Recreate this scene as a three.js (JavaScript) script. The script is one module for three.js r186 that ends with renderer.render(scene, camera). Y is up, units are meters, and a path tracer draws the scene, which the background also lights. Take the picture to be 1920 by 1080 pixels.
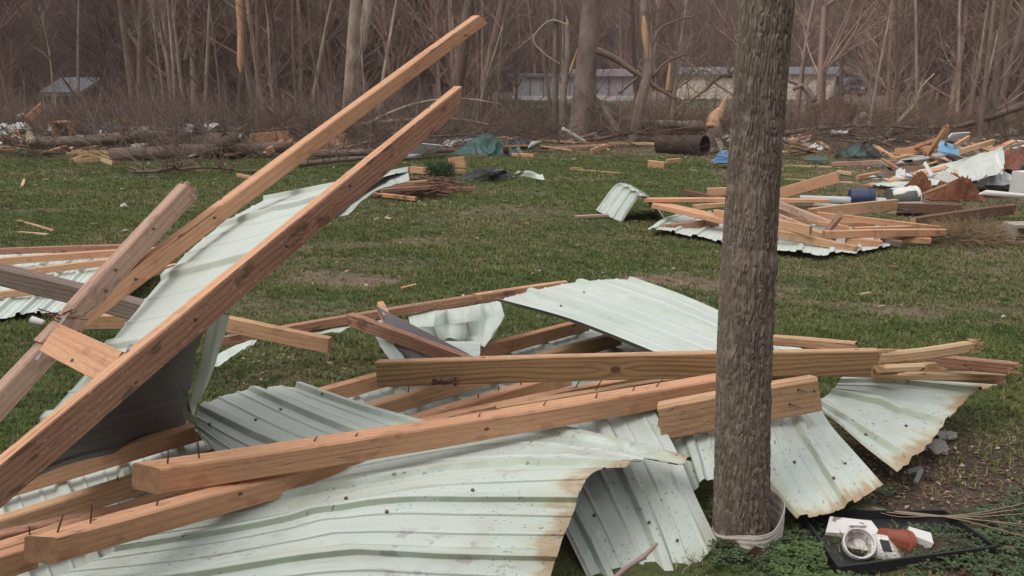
import * as THREE from 'three';
import { toCreasedNormals } from 'three/addons/utils/BufferGeometryUtils.js';

// ---------------------------------------------------------------- camera, sky, sun, exposure
const scene = new THREE.Scene();
const EYE = new THREE.Vector3(0, 1.65, 0), PITCH = 15.64 * Math.PI / 180, F = 1500;
const camera = new THREE.PerspectiveCamera(2 * Math.atan(540 / F) * 180 / Math.PI, 16 / 9, 0.05, 900);
camera.position.copy(EYE);
camera.rotation.set(-PITCH, 0, 0);
scene.add(camera);
const renderer = new THREE.WebGLRenderer({ antialias: true });
renderer.toneMapping = THREE.LinearToneMapping;
renderer.toneMappingExposure = 1.09;
renderer.shadowMap.enabled = true;
const SUN = new THREE.Vector3(-0.55, 0.80, 0.30).normalize();
{ // an overcast sky: brighter overhead and round the veiled sun
  const w = 128, h = 64, d = new Float32Array(w * h * 4);
  for (let j = 0; j < h; j++) for (let i = 0; i < w; i++) {
    const el = ((j + 0.5) / h - 0.5) * Math.PI, az = ((i + 0.5) / w - 0.5) * 2 * Math.PI;
    const v = new THREE.Vector3(Math.cos(el) * Math.cos(az), Math.sin(el), Math.cos(el) * Math.sin(az));
    const s = Math.max(0, Math.sin(el)), g = Math.pow(Math.max(0, v.dot(SUN)), 5);
    const L = 0.27 + 1.02 * s + 0.35 * g;
    const k = (j * w + i) * 4;
    d[k] = L * 1.0; d[k + 1] = L * 0.995; d[k + 2] = L * 0.99; d[k + 3] = 1;
  }
  const t = new THREE.DataTexture(d, w, h, THREE.RGBAFormat, THREE.FloatType);
  t.mapping = THREE.EquirectangularReflectionMapping; t.magFilter = THREE.LinearFilter; t.needsUpdate = true;
  scene.background = t; scene.environment = t;
}
const sun = new THREE.DirectionalLight(new THREE.Color(1, 0.93, 0.84), 1.6);
sun.position.copy(SUN).multiplyScalar(60); sun.target.position.set(0, 0, -8);
sun.castShadow = true; sun.shadow.radius = 36;
Object.assign(sun.shadow.camera, { left: -40, right: 40, top: 40, bottom: -40, near: 1, far: 160 });
scene.add(sun, sun.target);
scene.fog = new THREE.FogExp2(new THREE.Color(0.46, 0.38, 0.37), 0.0016);

// ---------------------------------------------------------------- helpers
const V = (x, y, z) => new THREE.Vector3(x, y, z);
function rng(seed) { let a = seed >>> 0; return () => { a = (a + 0x6D2B79F5) | 0; let t = Math.imul(a ^ (a >>> 15), 1 | a); t = (t + Math.imul(t ^ (t >>> 7), 61 | t)) ^ t; return ((t ^ (t >>> 14)) >>> 0) / 4294967296; }; }
const R = rng(20240402), rr = (a, b) => a + (b - a) * R();
const clamp = (x, a = 0, b = 1) => Math.min(b, Math.max(a, x)), lerp = (a, b, t) => a + (b - a) * t;
const sstep = (a, b, x) => { const t = clamp((x - a) / (b - a)); return t * t * (3 - 2 * t); };
function hash(x, y, s = 0) { let h = Math.imul(x | 0, 374761393) ^ Math.imul(y | 0, 668265263) ^ Math.imul(s | 0, 2147483647 ^ 961748927); h = Math.imul(h ^ (h >>> 13), 1274126177); h ^= h >>> 16; return (h >>> 0) / 4294967296; }
const md = (a, n) => n ? ((a % n) + n) % n : a;
function vn(x, y, s = 0, px = 0, py = 0) {
  const xi = Math.floor(x), yi = Math.floor(y), fx = x - xi, fy = y - yi, u = fx * fx * (3 - 2 * fx), v = fy * fy * (3 - 2 * fy);
  const a = hash(md(xi, px), md(yi, py), s), b = hash(md(xi + 1, px), md(yi, py), s), c = hash(md(xi, px), md(yi + 1, py), s), d = hash(md(xi + 1, px), md(yi + 1, py), s);
  return a + (b - a) * u + (c - a) * v + (a - b - c + d) * u * v;
}
function fbm(x, y, o = 4, s = 0, px = 0, py = 0) { let t = 0, a = 0.5, n = 0; for (let i = 0; i < o; i++) { t += a * vn(x, y, s + i, px, py); n += a; x *= 2; y *= 2; px *= 2; py *= 2; a *= 0.5; } return t / n; }

// the lie of the land: flat lawn, a dip down to the creek and the trailers, then the wooded hill
function gy(x, z) {
  const D = -z;
  let y = -0.9 * sstep(19, 40, D) - 0.4 * sstep(40, 66, D);
  if (D < -26) y += 0.3 * (-26 - D) * sstep(0, 20, -26 - D);  // unseen slope added behind the viewer to block light from the low sky
  if (D > 84) { const t = D - 84; y += 0.40 * t * sstep(0, 40, t) + 3 * (fbm(x / 40, D / 40, 2, 5) - 0.5) * sstep(0, 30, t); }
  if (D < 40) y += 0.035 * (fbm(x * 1.1, z * 1.1, 3, 3) - 0.5) + 0.02 * (fbm(x * 6, z * 6, 2, 4) - 0.5) * (D < 20 ? 1 : 0);
  else y += 0.5 * (fbm(x / 6, z / 6, 2, 3) - 0.5) * sstep(40, 50, D);
  return y;
}
const FWD = V(0, -Math.sin(PITCH), -Math.cos(PITCH)), UPV = V(0, Math.cos(PITCH), -Math.sin(PITCH));
const ray = (px, py) => FWD.clone().addScaledVector(UPV, (540 - py) / F).add(V((px - 960) / F, 0, 0));
const D = (px, py, d) => EYE.clone().addScaledVector(ray(px, py), d);                     // a point d metres ahead
const H = (px, py, h = 0) => { const r = ray(px, py); return EYE.clone().addScaledVector(r, (h - EYE.y) / r.y); }; // a point at height h
function G(px, py, up = 0) { const r = ray(px, py); let d = 2; for (let i = 0; i < 900; i++) { const p = EYE.clone().addScaledVector(r, d); if (p.y - up <= gy(p.x, p.z)) return p; d *= 1.006; } return EYE.clone().addScaledVector(r, 60); }
const ground = (px, dist) => { const x = (px - 960) / F * dist * 0.99; return V(x, gy(x, -dist), -dist); };

const names = {};
const numbered = n => { const k = names[n] = (names[n] ?? -1) + 1; return k ? `${n}_${String(k).padStart(3, '0')}` : n; };
function tag(o, label, category, group) { o.userData.label = label; if (category) o.userData.category = category; if (group) o.userData.group = group; return o; }
function thing(name, label, category, group, pos) { const o = new THREE.Group(); o.name = numbered(name); if (pos) o.position.copy(pos); scene.add(o); return tag(o, label, category, group); }
function setting(o, kind) { o.userData.kind = kind; scene.add(o); return o; }
function copyOf(src, label, group) { const c = src.clone(); c.name = numbered(src.name.replace(/_\d{3}$/, '')); c.userData = { ...src.userData }; if (label) c.userData.label = label; if (group) c.userData.group = group; scene.add(c); return c; }

class MB { // mesh builder
  constructor() { this.p = []; this.u = []; this.c = null; this.i = []; }
  get n() { return this.p.length / 3; }
  v(p, u = 0, w = 0) { this.p.push(p.x, p.y, p.z); this.u.push(u, w); return this.n - 1; }
  tri(a, b, c) { this.i.push(a, b, c); }
  quad(a, b, c, d) { this.i.push(a, b, c, a, c, d); }
  face(pts, s = 1) { // flat polygon with its own corners, uv in metres
    const e1 = pts[1].clone().sub(pts[0]).normalize(), n = e1.clone().cross(pts[2].clone().sub(pts[0])).normalize(), e2 = n.clone().cross(e1);
    const b = this.n; for (const p of pts) { const q = p.clone().sub(pts[0]); this.v(p, q.dot(e1) * s, q.dot(e2) * s); }
    for (let k = 1; k < pts.length - 1; k++) this.i.push(b, b + k, b + k + 1);
  }
  prism(lo, hi) { const n = lo.length; this.face([...lo].reverse()); this.face(hi); for (let k = 0; k < n; k++) this.face([lo[k], lo[(k + 1) % n], hi[(k + 1) % n], hi[k]]); return this; }
  box(c, sx, sy, sz, turn = 0) {
    const cs = Math.cos(turn), sn = Math.sin(turn), q = (x, y, z) => V(c.x + x * cs + z * sn, c.y + y, c.z - x * sn + z * cs);
    const a = sx / 2, b = sy / 2, d = sz / 2;
    return this.prism([q(-a, -b, d), q(a, -b, d), q(a, -b, -d), q(-a, -b, -d)], [q(-a, b, d), q(a, b, d), q(a, b, -d), q(-a, b, -d)]);
  }
  bar(p0, p1, w, t, up = V(0, 1, 0)) {
    const d = p1.clone().sub(p0).normalize(), s = d.clone().cross(up).normalize(), u = s.clone().cross(d);
    const q = (p, a, b) => p.clone().addScaledVector(s, a * t / 2).addScaledVector(u, b * w / 2);
    return this.prism([q(p0, -1, -1), q(p0, -1, 1), q(p0, 1, 1), q(p0, 1, -1)], [q(p1, -1, -1), q(p1, -1, 1), q(p1, 1, 1), q(p1, 1, -1)]);
  }
  tube(pts, rad, sides = 6, cap = true) {
    let s = null; const rings = []; let len = 0;
    for (let k = 0; k < pts.length; k++) {
      const d = pts[Math.min(k + 1, pts.length - 1)].clone().sub(pts[Math.max(k - 1, 0)]).normalize();
      if (!s) s = Math.abs(d.y) > 0.9 ? V(1, 0, 0) : V(0, 1, 0);
      s = s.clone().addScaledVector(d, -s.dot(d)).normalize(); const u = d.clone().cross(s);
      if (k) len += pts[k].distanceTo(pts[k - 1]);
      const r = typeof rad === 'function' ? rad(k / (pts.length - 1)) : Array.isArray(rad) ? rad[k] : rad, ring = [];
      for (let j = 0; j <= sides; j++) { const a = j / sides * 2 * Math.PI; ring.push(this.v(pts[k].clone().addScaledVector(s, r * Math.cos(a)).addScaledVector(u, r * Math.sin(a)), j / sides * Math.max(0.1, 2 * Math.PI * (typeof rad === 'number' ? rad : r)), len)); }
      rings.push(ring);
    }
    for (let k = 0; k + 1 < rings.length; k++) for (let j = 0; j < sides; j++) this.quad(rings[k][j], rings[k][j + 1], rings[k + 1][j + 1], rings[k + 1][j]);
    if (cap) for (const [ring, f] of [[rings[0], 1], [rings[rings.length - 1], 0]]) for (let j = 1; j < sides - 1; j++) f ? this.tri(ring[0], ring[j + 1], ring[j]) : this.tri(ring[0], ring[j], ring[j + 1]);
    return this;
  }
  geo() {
    const g = new THREE.BufferGeometry();
    g.setAttribute('position', new THREE.Float32BufferAttribute(this.p, 3)); g.setAttribute('uv', new THREE.Float32BufferAttribute(this.u, 2));
    if (this.c) g.setAttribute('color', new THREE.Float32BufferAttribute(this.c, 3));
    g.setIndex(this.i); g.computeVertexNormals(); return g;
  }
  build(name, mat, parent) { return part(name, this.geo(), mat, parent); }
}
function part(name, geo, mat, parent) {
  const m = new THREE.Mesh(geo, mat); m.name = parent ? name : numbered(name); m.castShadow = m.receiveShadow = true;
  if (parent) { if (parent.isGroup || parent.isMesh) { const w = parent.position; if (parent.parent === scene && w.lengthSq()) m.position.sub(w); } parent.add(m); } else scene.add(m);
  return m;
}
const spline = (pts, n) => new THREE.CatmullRomCurve3(pts, false, 'centripetal').getPoints(n);

// ---------------------------------------------------------------- textures
function tex(w, h, f, srgb = true, rep) { // f(u, v) gives linear colour
  const d = new Uint8Array(w * h * 4), enc = x => Math.round(255 * clamp(srgb ? (x <= 0.0031308 ? 12.92 * x : 1.055 * Math.pow(x, 1 / 2.4) - 0.055) : x));
  for (let j = 0; j < h; j++) for (let i = 0; i < w; i++) { const c = f(i / w, j / h), k = (j * w + i) * 4; if (typeof c === 'number') d[k] = d[k + 1] = d[k + 2] = enc(c); else { d[k] = enc(c[0]); d[k + 1] = enc(c[1]); d[k + 2] = enc(c[2]); } d[k + 3] = 255; }
  const t = new THREE.DataTexture(d, w, h, THREE.RGBAFormat); t.wrapS = t.wrapT = THREE.RepeatWrapping; t.magFilter = THREE.LinearFilter; t.minFilter = THREE.LinearMipmapLinearFilter; t.generateMipmaps = true;
  if (srgb) t.colorSpace = THREE.SRGBColorSpace; if (rep) t.repeat.set(rep[0], rep[1]); t.needsUpdate = true; return t;
}
const mix3 = (a, b, t) => [lerp(a[0], b[0], t), lerp(a[1], b[1], t), lerp(a[2], b[2], t)];
const std = (c, o = {}) => new THREE.MeshStandardMaterial({ color: new THREE.Color().setRGB(...c), roughness: 0.85, side: THREE.DoubleSide, ...o });
function wood(seed, base, dark, o = {}) { // covers 1.6 m along the board, 0.2 m round it
  const r = rng(seed), knots = []; for (const q of o.knotAt ?? []) knots.push(q); for (let k = 0; k < (o.knots ?? 4); k++) knots.push([r(), r(), (o.knotR ?? 0.005) + 0.005 * r()]);
  const ringN = o.rings ?? 7, amp = o.amp ?? 0.8;
  const val = (u, v) => {
    let warp = 0, kn = 0;
    for (const [ku, kv, kr] of knots) { let du = Math.abs(u - ku), dv = v - kv; du = Math.min(du, 1 - du) * 1.6; dv -= Math.round(dv); dv *= 0.2; const q = Math.sqrt(du * du * 0.35 + dv * dv); warp += 0.9 * Math.exp(-q * q / (kr * kr * 6)) * Math.sign(dv || 1); if (q < kr * 1.15) kn = Math.max(kn, 1 - sstep(kr * 0.75, kr * 1.1, q + 0.003 * fbm(u * 40, v * 10, 2, 9))); }
    const t = v * ringN + amp * 2.2 * (fbm(u * 3, v * 2, 3, seed, 3, 2) - 0.5) + warp;
    const ring = Math.pow(0.5 + 0.5 * Math.sin(2 * Math.PI * t), 2.2), streak = vn(u * 22, v * 96, seed + 7, 22, 96), fine = vn(u * 90, v * 160, seed + 8, 90, 160);
    const patch = fbm(u * 5, v * 3, 3, seed + 20, 5, 3);
    return { ring, streak, fine, kn, patch };
  };
  const spec = o.specks ?? 0;
  const map = tex(1024, 256, (u, v) => {
    const q = val(u, v); let c = mix3(base, dark, clamp(q.ring * (o.contrast ?? 0.5) + (q.streak - 0.5) * 0.35 + (q.patch - 0.5) * (o.patch ?? 0.9)));
    if (q.kn > 0) c = mix3(c, o.knot ?? [0.10, 0.032, 0.02], q.kn * 0.85);
    if (spec) { const s = vn(u * 200, v * 40, seed + 31, 200, 40), s2 = fbm(u * 8, v * 2, 2, seed + 33, 8, 2); if (s > 0.86 - 0.12 * s2) c = mix3(c, [0.62, 0.55, 0.5], spec * sstep(0.8, 0.95, s)); }
    { const ck = Math.abs(vn(u * 4, v * 26, seed + 51, 4, 26) - 0.5), cm = fbm(u * 5, v * 4, 2, seed + 52, 5, 4); if (ck < 0.012) c = mix3(c, [0.05, 0.03, 0.022], 0.75 * sstep(0.5, 0.62, cm)); }
    if (o.dirt) { const s = fbm(u * 24, v * 6, 3, seed + 41, 24, 6); c = mix3(c, [0.07, 0.045, 0.03], o.dirt * sstep(0.62, 0.74, s)); }
    const f = 0.9 + 0.2 * q.fine; return [c[0] * f, c[1] * f, c[2] * f];
  });
  const bump = tex(1024, 256, (u, v) => { const q = val(u, v); return clamp(0.6 - 0.25 * q.ring + 0.3 * (q.streak - 0.5) + 0.25 * (q.fine - 0.5)); }, false);
  return std([1, 1, 1], { map, bumpMap: bump, bumpScale: o.bump ?? 0.0012, roughness: 0.82 });
}
const M = {
  fresh: wood(11, [0.65, 0.365, 0.22], [0.44, 0.21, 0.115], { knots: 2, contrast: 0.34, amp: 0.45, dirt: 0.22, patch: 0.7, rings: 9 }),
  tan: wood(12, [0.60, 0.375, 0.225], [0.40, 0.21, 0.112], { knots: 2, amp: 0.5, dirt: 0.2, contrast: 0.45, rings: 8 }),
  red: wood(13, [0.42, 0.225, 0.15], [0.20, 0.095, 0.065], { knots: 2, specks: 0.45, contrast: 0.5, dirt: 0.6, bump: 0.002, rings: 10 }),
  pink: wood(17, [0.50, 0.325, 0.25], [0.30, 0.175, 0.13], { knots: 2, specks: 0.4, contrast: 0.4, dirt: 0.3, rings: 9 }),
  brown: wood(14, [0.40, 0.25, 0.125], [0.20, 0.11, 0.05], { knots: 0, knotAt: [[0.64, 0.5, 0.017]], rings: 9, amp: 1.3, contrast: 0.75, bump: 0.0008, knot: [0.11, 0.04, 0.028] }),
  pale: wood(15, [0.66, 0.48, 0.30], [0.45, 0.28, 0.15], { knots: 1, contrast: 0.5, rings: 12 }),
  grey: wood(16, [0.24, 0.185, 0.155], [0.11, 0.08, 0.068], { knots: 1, specks: 0.2, contrast: 0.6, rings: 9 }),
  dark: wood(18, [0.19, 0.105, 0.07], [0.085, 0.045, 0.033], { knots: 1, contrast: 0.5 }),
};
M.core = std([1, 1, 1], { map: tex(256, 256, (u, v) => { const a = vn(u * 6, v * 60, 3, 6, 60), b = fbm(u * 4, v * 16, 3, 5, 4, 16); return mix3([0.62, 0.42, 0.24], [0.36, 0.2, 0.095], clamp(a * 0.5 + b * 0.6 - 0.1)); }), roughness: 0.9 });
M.endgrain = std([1, 1, 1], { map: tex(256, 256, (u, v) => { const q = Math.hypot(u - 0.5, v + 0.6), a = Math.pow(0.5 + 0.5 * Math.sin(q * 95 + 3 * fbm(u * 4, v * 4, 2, 4)), 2), b = fbm(u * 7, v * 7, 3, 8); return mix3([0.42, 0.25, 0.15], [0.20, 0.11, 0.065], clamp(a * 0.25 + b * 0.9 - 0.2)); }, true, [8, 8]), roughness: 0.95 });
M.nail = std([0.16, 0.1, 0.075], { roughness: 0.55, metalness: 0.5 });
M.steel = std([0.32, 0.3, 0.3], { roughness: 0.45, metalness: 0.6 });
function paint(seed, dirty) { // covers 1 m x 1 m of pale green coated steel
  const map = tex(1024, 1024, (u, v) => {
    let c = mix3([0.525, 0.605, 0.565], [0.585, 0.65, 0.62], fbm(u * 4, v * 4, 4, seed, 4, 4));
    const st = vn(u * 70, v * 6, seed + 3, 70, 6) * vn(u * 18, v * 3, seed + 4, 18, 3); c = mix3(c, [0.44, 0.47, 0.40], 0.35 * sstep(0.35, 0.75, st));
    const g = fbm(u * 14, v * 9, 4, seed + 6, 14, 9); c = mix3(c, [0.46, 0.46, 0.38], (dirty ? 0.32 : 0.12) * sstep(0.55, 0.75, g));
    const sp = vn(u * 150, v * 110, seed + 9, 150, 110), area = fbm(u * 5, v * 5, 3, seed + 10, 5, 5);
    if (dirty) { c = mix3(c, [0.13, 0.115, 0.11], 0.75 * sstep(0.86, 0.94, sp) * sstep(0.38, 0.58, area)); const pu = fbm(u * 26, v * 12, 4, seed + 14, 26, 12), pa = fbm(u * 3, v * 3, 2, seed + 15, 3, 3); c = mix3(c, [0.34, 0.30, 0.36], 0.6 * sstep(0.54, 0.62, fbm(u * 60, v * 34, 3, seed + 17, 60, 34)) * sstep(0.5, 0.62, pu) * sstep(0.56, 0.66, pa)); }
    else c = mix3(c, [0.2, 0.18, 0.16], 0.6 * sstep(0.955, 0.985, sp) * sstep(0.45, 0.6, area));
    return c;
  });
  const rough = tex(256, 256, (u, v) => 0.38 + 0.3 * fbm(u * 8, v * 8, 4, seed + 40, 8, 8), false);
  return std([1, 1, 1], { map, roughnessMap: rough, roughness: 1, vertexColors: true });
}
M.paint = paint(31, false); M.dirty = paint(47, true);
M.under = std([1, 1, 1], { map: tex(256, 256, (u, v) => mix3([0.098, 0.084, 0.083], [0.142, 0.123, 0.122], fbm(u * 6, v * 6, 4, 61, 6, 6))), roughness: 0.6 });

// ---------------------------------------------------------------- ground
const inPoly = (x, z, P) => { let c = false; for (let i = 0, j = P.length - 1; i < P.length; j = i++) if ((P[i].z > z) !== (P[j].z > z) && x < (P[j].x - P[i].x) * (z - P[i].z) / (P[j].z - P[i].z) + P[i].x) c = !c; return c; };
const roofPoly = [H(-260, 960), H(1130, 605), H(1500, 690), H(1300, 1000), H(1100, 1400), H(-300, 1400)];
// how much bare earth shows: ruts across the lawn, worn spots, the bed round the tree, the wood's edge
function bare(x, z) {
  const d = -z; let b = sstep(0.54, 0.70, fbm(x * 0.8 + 3, z * 1.5, 4, 21)) * 0.5;
  const rut = Math.abs(z + 6.1 - 0.22 * x + 0.25 * Math.sin(x * 1.3)); b = Math.max(b, (1 - sstep(0.10, 0.42, rut)) * sstep(0.42, 0.6, fbm(x * 1.6, z * 3, 3, 22)) * sstep(-3, -1.5, x) * 1.0);
  const rut2 = Math.abs(z + 7.6 + 0.1 * x); b = Math.max(b, (1 - sstep(0.05, 0.3, rut2)) * sstep(0.45, 0.6, fbm(x * 2, z * 3, 3, 24)) * 0.8);
  b = Math.max(b, sstep(14.0, 16.2, d + 1.8 * (fbm(x * 0.5, z * 0.5, 3, 23) - 0.5)) * (1 - 0.8 * sstep(0.45, 0.6, fbm(x / 9, z / 9, 2, 29)) * (d > 38 && d < 68 ? 1 : 0)) * (d > 34 && d < 66 && x > -3 - d * 0.02 && x < d * 0.12 ? 0.1 : 1));
  b = Math.max(b, sstep(1.0, 1.45, x + 0.4 * (fbm(x * 2, z * 2, 3, 26) - 0.5)) * (1 - sstep(3.0, 3.9, d + 0.5 * (fbm(x * 3, z * 3, 2, 27) - 0.5))) * 0.95);
  b = Math.max(b, sstep(2.6, 3.6, x) * sstep(5, 7.5, d) * sstep(0.35, 0.55, fbm(x * 1.5, z * 1.5, 3, 28)) * 0.85);
  b = Math.max(b, sstep(3.2, 4.6, x - 0.25 * (d - 9)) * sstep(8.6, 10, d) * 0.9);
  return clamp(b);
}
{
  const zs = [110, 80, 60, 48, 40, 33, 27, 22, 17, 12, 8, 5], xs = []; for (let k = 0; k <= 300; k++) { const t = k / 300; zs.push(3 - 3 * t - 330 * Math.pow(t, 3.6) - 17 * t); }
  for (let k = 0; k <= 240; k++) { const t = k / 120 - 1; xs.push(t * 9 + 230 * Math.sign(t) * Math.pow(Math.abs(t), 4.2)); }
  const mb = new MB(); mb.c = [];
  for (const z of zs) for (const x of xs) {
    mb.v(V(x, gy(x, z), z), x, z); const b = bare(x, z), n = fbm(x * 3, z * 3, 3, 51), far = sstep(60, 90, -z);
    let c = mix3([0.066, 0.095, 0.028], [0.095, 0.105, 0.04], n); c = mix3(c, mix3(mix3([0.13, 0.095, 0.07], [0.20, 0.15, 0.115], fbm(x * 5, z * 5, 3, 52)), [0.062, 0.043, 0.034], sstep(0.9, 1.3, x) * sstep(4.6, 3.2, -z) * (0.55 + 0.6 * fbm(x * 7, z * 7, 3, 53))), b);
    c = mix3(c, [0.24, 0.17, 0.14], far); mb.c.push(c[0] * 2, c[1] * 2, c[2] * 2);
  }
  const n = xs.length; for (let j = 0; j + 1 < zs.length; j++) for (let i = 0; i + 1 < n; i++) { const a = j * n + i; mb.quad(a, a + 1, a + n + 1, a + n); }
  const map = tex(1024, 1024, (u, v) => { const a = fbm(u * 24, v * 24, 4, 71, 24, 24), b = vn(u * 160, v * 160, 72, 160, 160), f = 0.28 + 0.34 * a + 0.12 * b; return [f, f * 0.98, f * 0.95]; }, true, [0.6, 0.6]);
  const bump = tex(1024, 1024, (u, v) => 0.6 * fbm(u * 40, v * 40, 4, 73, 40, 40) + 0.4 * vn(u * 200, v * 200, 74, 200, 200), false, [0.6, 0.6]);
  const g = mb.geo(); const m = new THREE.Mesh(g, std([1, 1, 1], { map, bumpMap: bump, bumpScale: 0.02, vertexColors: true, roughness: 1 })); m.name = 'ground'; m.receiveShadow = true;
  setting(m, 'structure');
}
// grass, dead stalks and leaf litter
function scatter(name, label, geo, mat, list) {
  const im = new THREE.InstancedMesh(geo, mat, list.length), mt = new THREE.Matrix4(), q = new THREE.Quaternion(), e = new THREE.Euler(), c = new THREE.Color();
  list.forEach((s, k) => { e.set(s.rx ?? 0, s.ry ?? 0, s.rz ?? 0); q.setFromEuler(e); im.setMatrixAt(k, mt.compose(s.p, q, V(s.s, s.sy ?? s.s, s.s))); if (s.c) im.setColorAt(k, c.setRGB(...s.c)); });
  im.name = numbered(name); im.castShadow = im.receiveShadow = true; im.userData.label = label; return setting(im, 'stuff');
}
function tuftGeo(seed, n, h, spread, w) {
  const r = rng(seed), mb = new MB();
  for (let k = 0; k < n; k++) {
    const a = r() * 6.283, b = r() * spread, p = V(Math.cos(a) * b, -0.004, Math.sin(a) * b), t = r() * 6.283, hh = h * (0.5 + 0.7 * r()), lean = hh * (0.25 + 0.9 * r());
    const s = V(Math.cos(t), 0, Math.sin(t)), o = V(-s.z, 0, s.x), ww = w * (0.6 + 0.7 * r());
    const i0 = mb.v(p.clone().addScaledVector(s, -ww)), i1 = mb.v(p.clone().addScaledVector(s, ww)), mid = p.clone().addScaledVector(o, lean * 0.3).add(V(0, hh * 0.62, 0)), i2 = mb.v(mid.clone().addScaledVector(s, ww * 0.8)), i3 = mb.v(mid.clone().addScaledVector(s, -ww * 0.8)), i4 = mb.v(p.clone().addScaledVector(o, lean).add(V(0, hh * 0.9, 0)));
    mb.quad(i0, i1, i2, i3); mb.tri(i3, i2, i4);
  }
  return mb.geo();
}
M.grass = std([1, 1, 1], { roughness: 0.8 });
{
  const list = [], r = rng(77);
  const put = (n, d0, d1, sc) => { for (let k = 0; k < n; k++) {
    const t = r(), d = Math.sqrt(lerp(d0 * d0, d1 * d1, t)), x = (r() * 2 - 1) * (0.78 * d + 0.9), z = -d; if (inPoly(x, z, roofPoly)) continue;
    const b = bare(x, z), n1 = fbm(x * 2.2, z * 2.2, 3, 81), n2 = fbm(x * 0.5, z * 0.5, 2, 82); if (r() < b * 0.84) continue;
    if (d < 4 && x > 0.55) { if (r() < 0.5) continue; }
    const dry = r() < 0.10 + 0.5 * sstep(0.5, 0.7, n2) * 0.4 + b * 0.4;
    const g = 0.6 + 0.75 * r(); const c = dry ? [0.30 * g, 0.25 * g, 0.14 * g] : mix3([0.062 * g, 0.122 * g, 0.022 * g], [0.150 * g, 0.182 * g, 0.046 * g], clamp(n1 * 1.4 - 0.2 + 0.3 * (r() - 0.5)));
    const s = sc * (0.55 + 0.6 * r()) * (0.65 + 0.8 * n1); list.push({ p: V(x, gy(x, z) - 0.003, z), s, sy: s * (0.5 + 0.5 * r()), ry: r() * 6.28, c });
  } };
  put(90000, 2.2, 5, 0.85); put(150000, 4.8, 9, 0.9); put(170000, 9, 18, 1.12);
  scatter('grass', 'short patchy green and straw lawn grass round the wreckage', tuftGeo(5, 9, 0.045, 0.035, 0.0019), M.grass, list);
  // the clearing by the far trailers
  const l2 = []; for (let k = 0; k < 16000; k++) { const d = 38 + 30 * r(), x = (r() * 2 - 1) * 0.68 * d, z = -d; if (bare(x, z) > 0.5 && r() < 0.96) continue; l2.push({ p: V(x, gy(x, z) - 0.01, z), s: 4 + 3 * r(), ry: r() * 6.28, c: [0.085 + 0.03 * r(), 0.14, 0.05] }); }
  scatter('grass', 'green grass in the clearing before the far trailers', tuftGeo(6, 9, 0.045, 0.06, 0.004), M.grass, l2);
  // dry leaves and chips
  const lf = new MB(); lf.face([V(-0.5, 0, 0), V(0, 0.12, 0.28), V(0.5, 0.05, 0)]); lf.face([V(-0.5, 0, 0), V(0.5, 0.05, 0), V(0, 0.1, -0.28)]);
  const l3 = []; for (let k = 0; k < 66000; k++) {
    const near = k < 20000, d = near ? 2.2 + 2.4 * r() : 4 + 22 * Math.sqrt(r()), x = (r() * 2 - 1) * (0.7 * d + 0.4), z = -d; if (inPoly(x, z, roofPoly)) continue;
    const b = bare(x, z); if (r() > 0.05 + b) continue; const g = 0.6 + 0.8 * r();
    l3.push({ p: V(x, gy(x, z) + 0.004 + 0.006 * r(), z), s: (near ? 0.021 : 0.042) * (0.5 + r()), ry: r() * 6.28, rx: 0.5 * (r() - 0.5), rz: 0.6 * (r() - 0.5), c: r() < 0.2 ? [0.36 * g, 0.28 * g, 0.2 * g] : [0.15 * g, 0.085 * g, 0.055 * g] });
  }
  scatter('leaf_litter', 'brown dead leaves and wood chips lying on the bare earth', lf.geo(), M.grass, l3);
}

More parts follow.
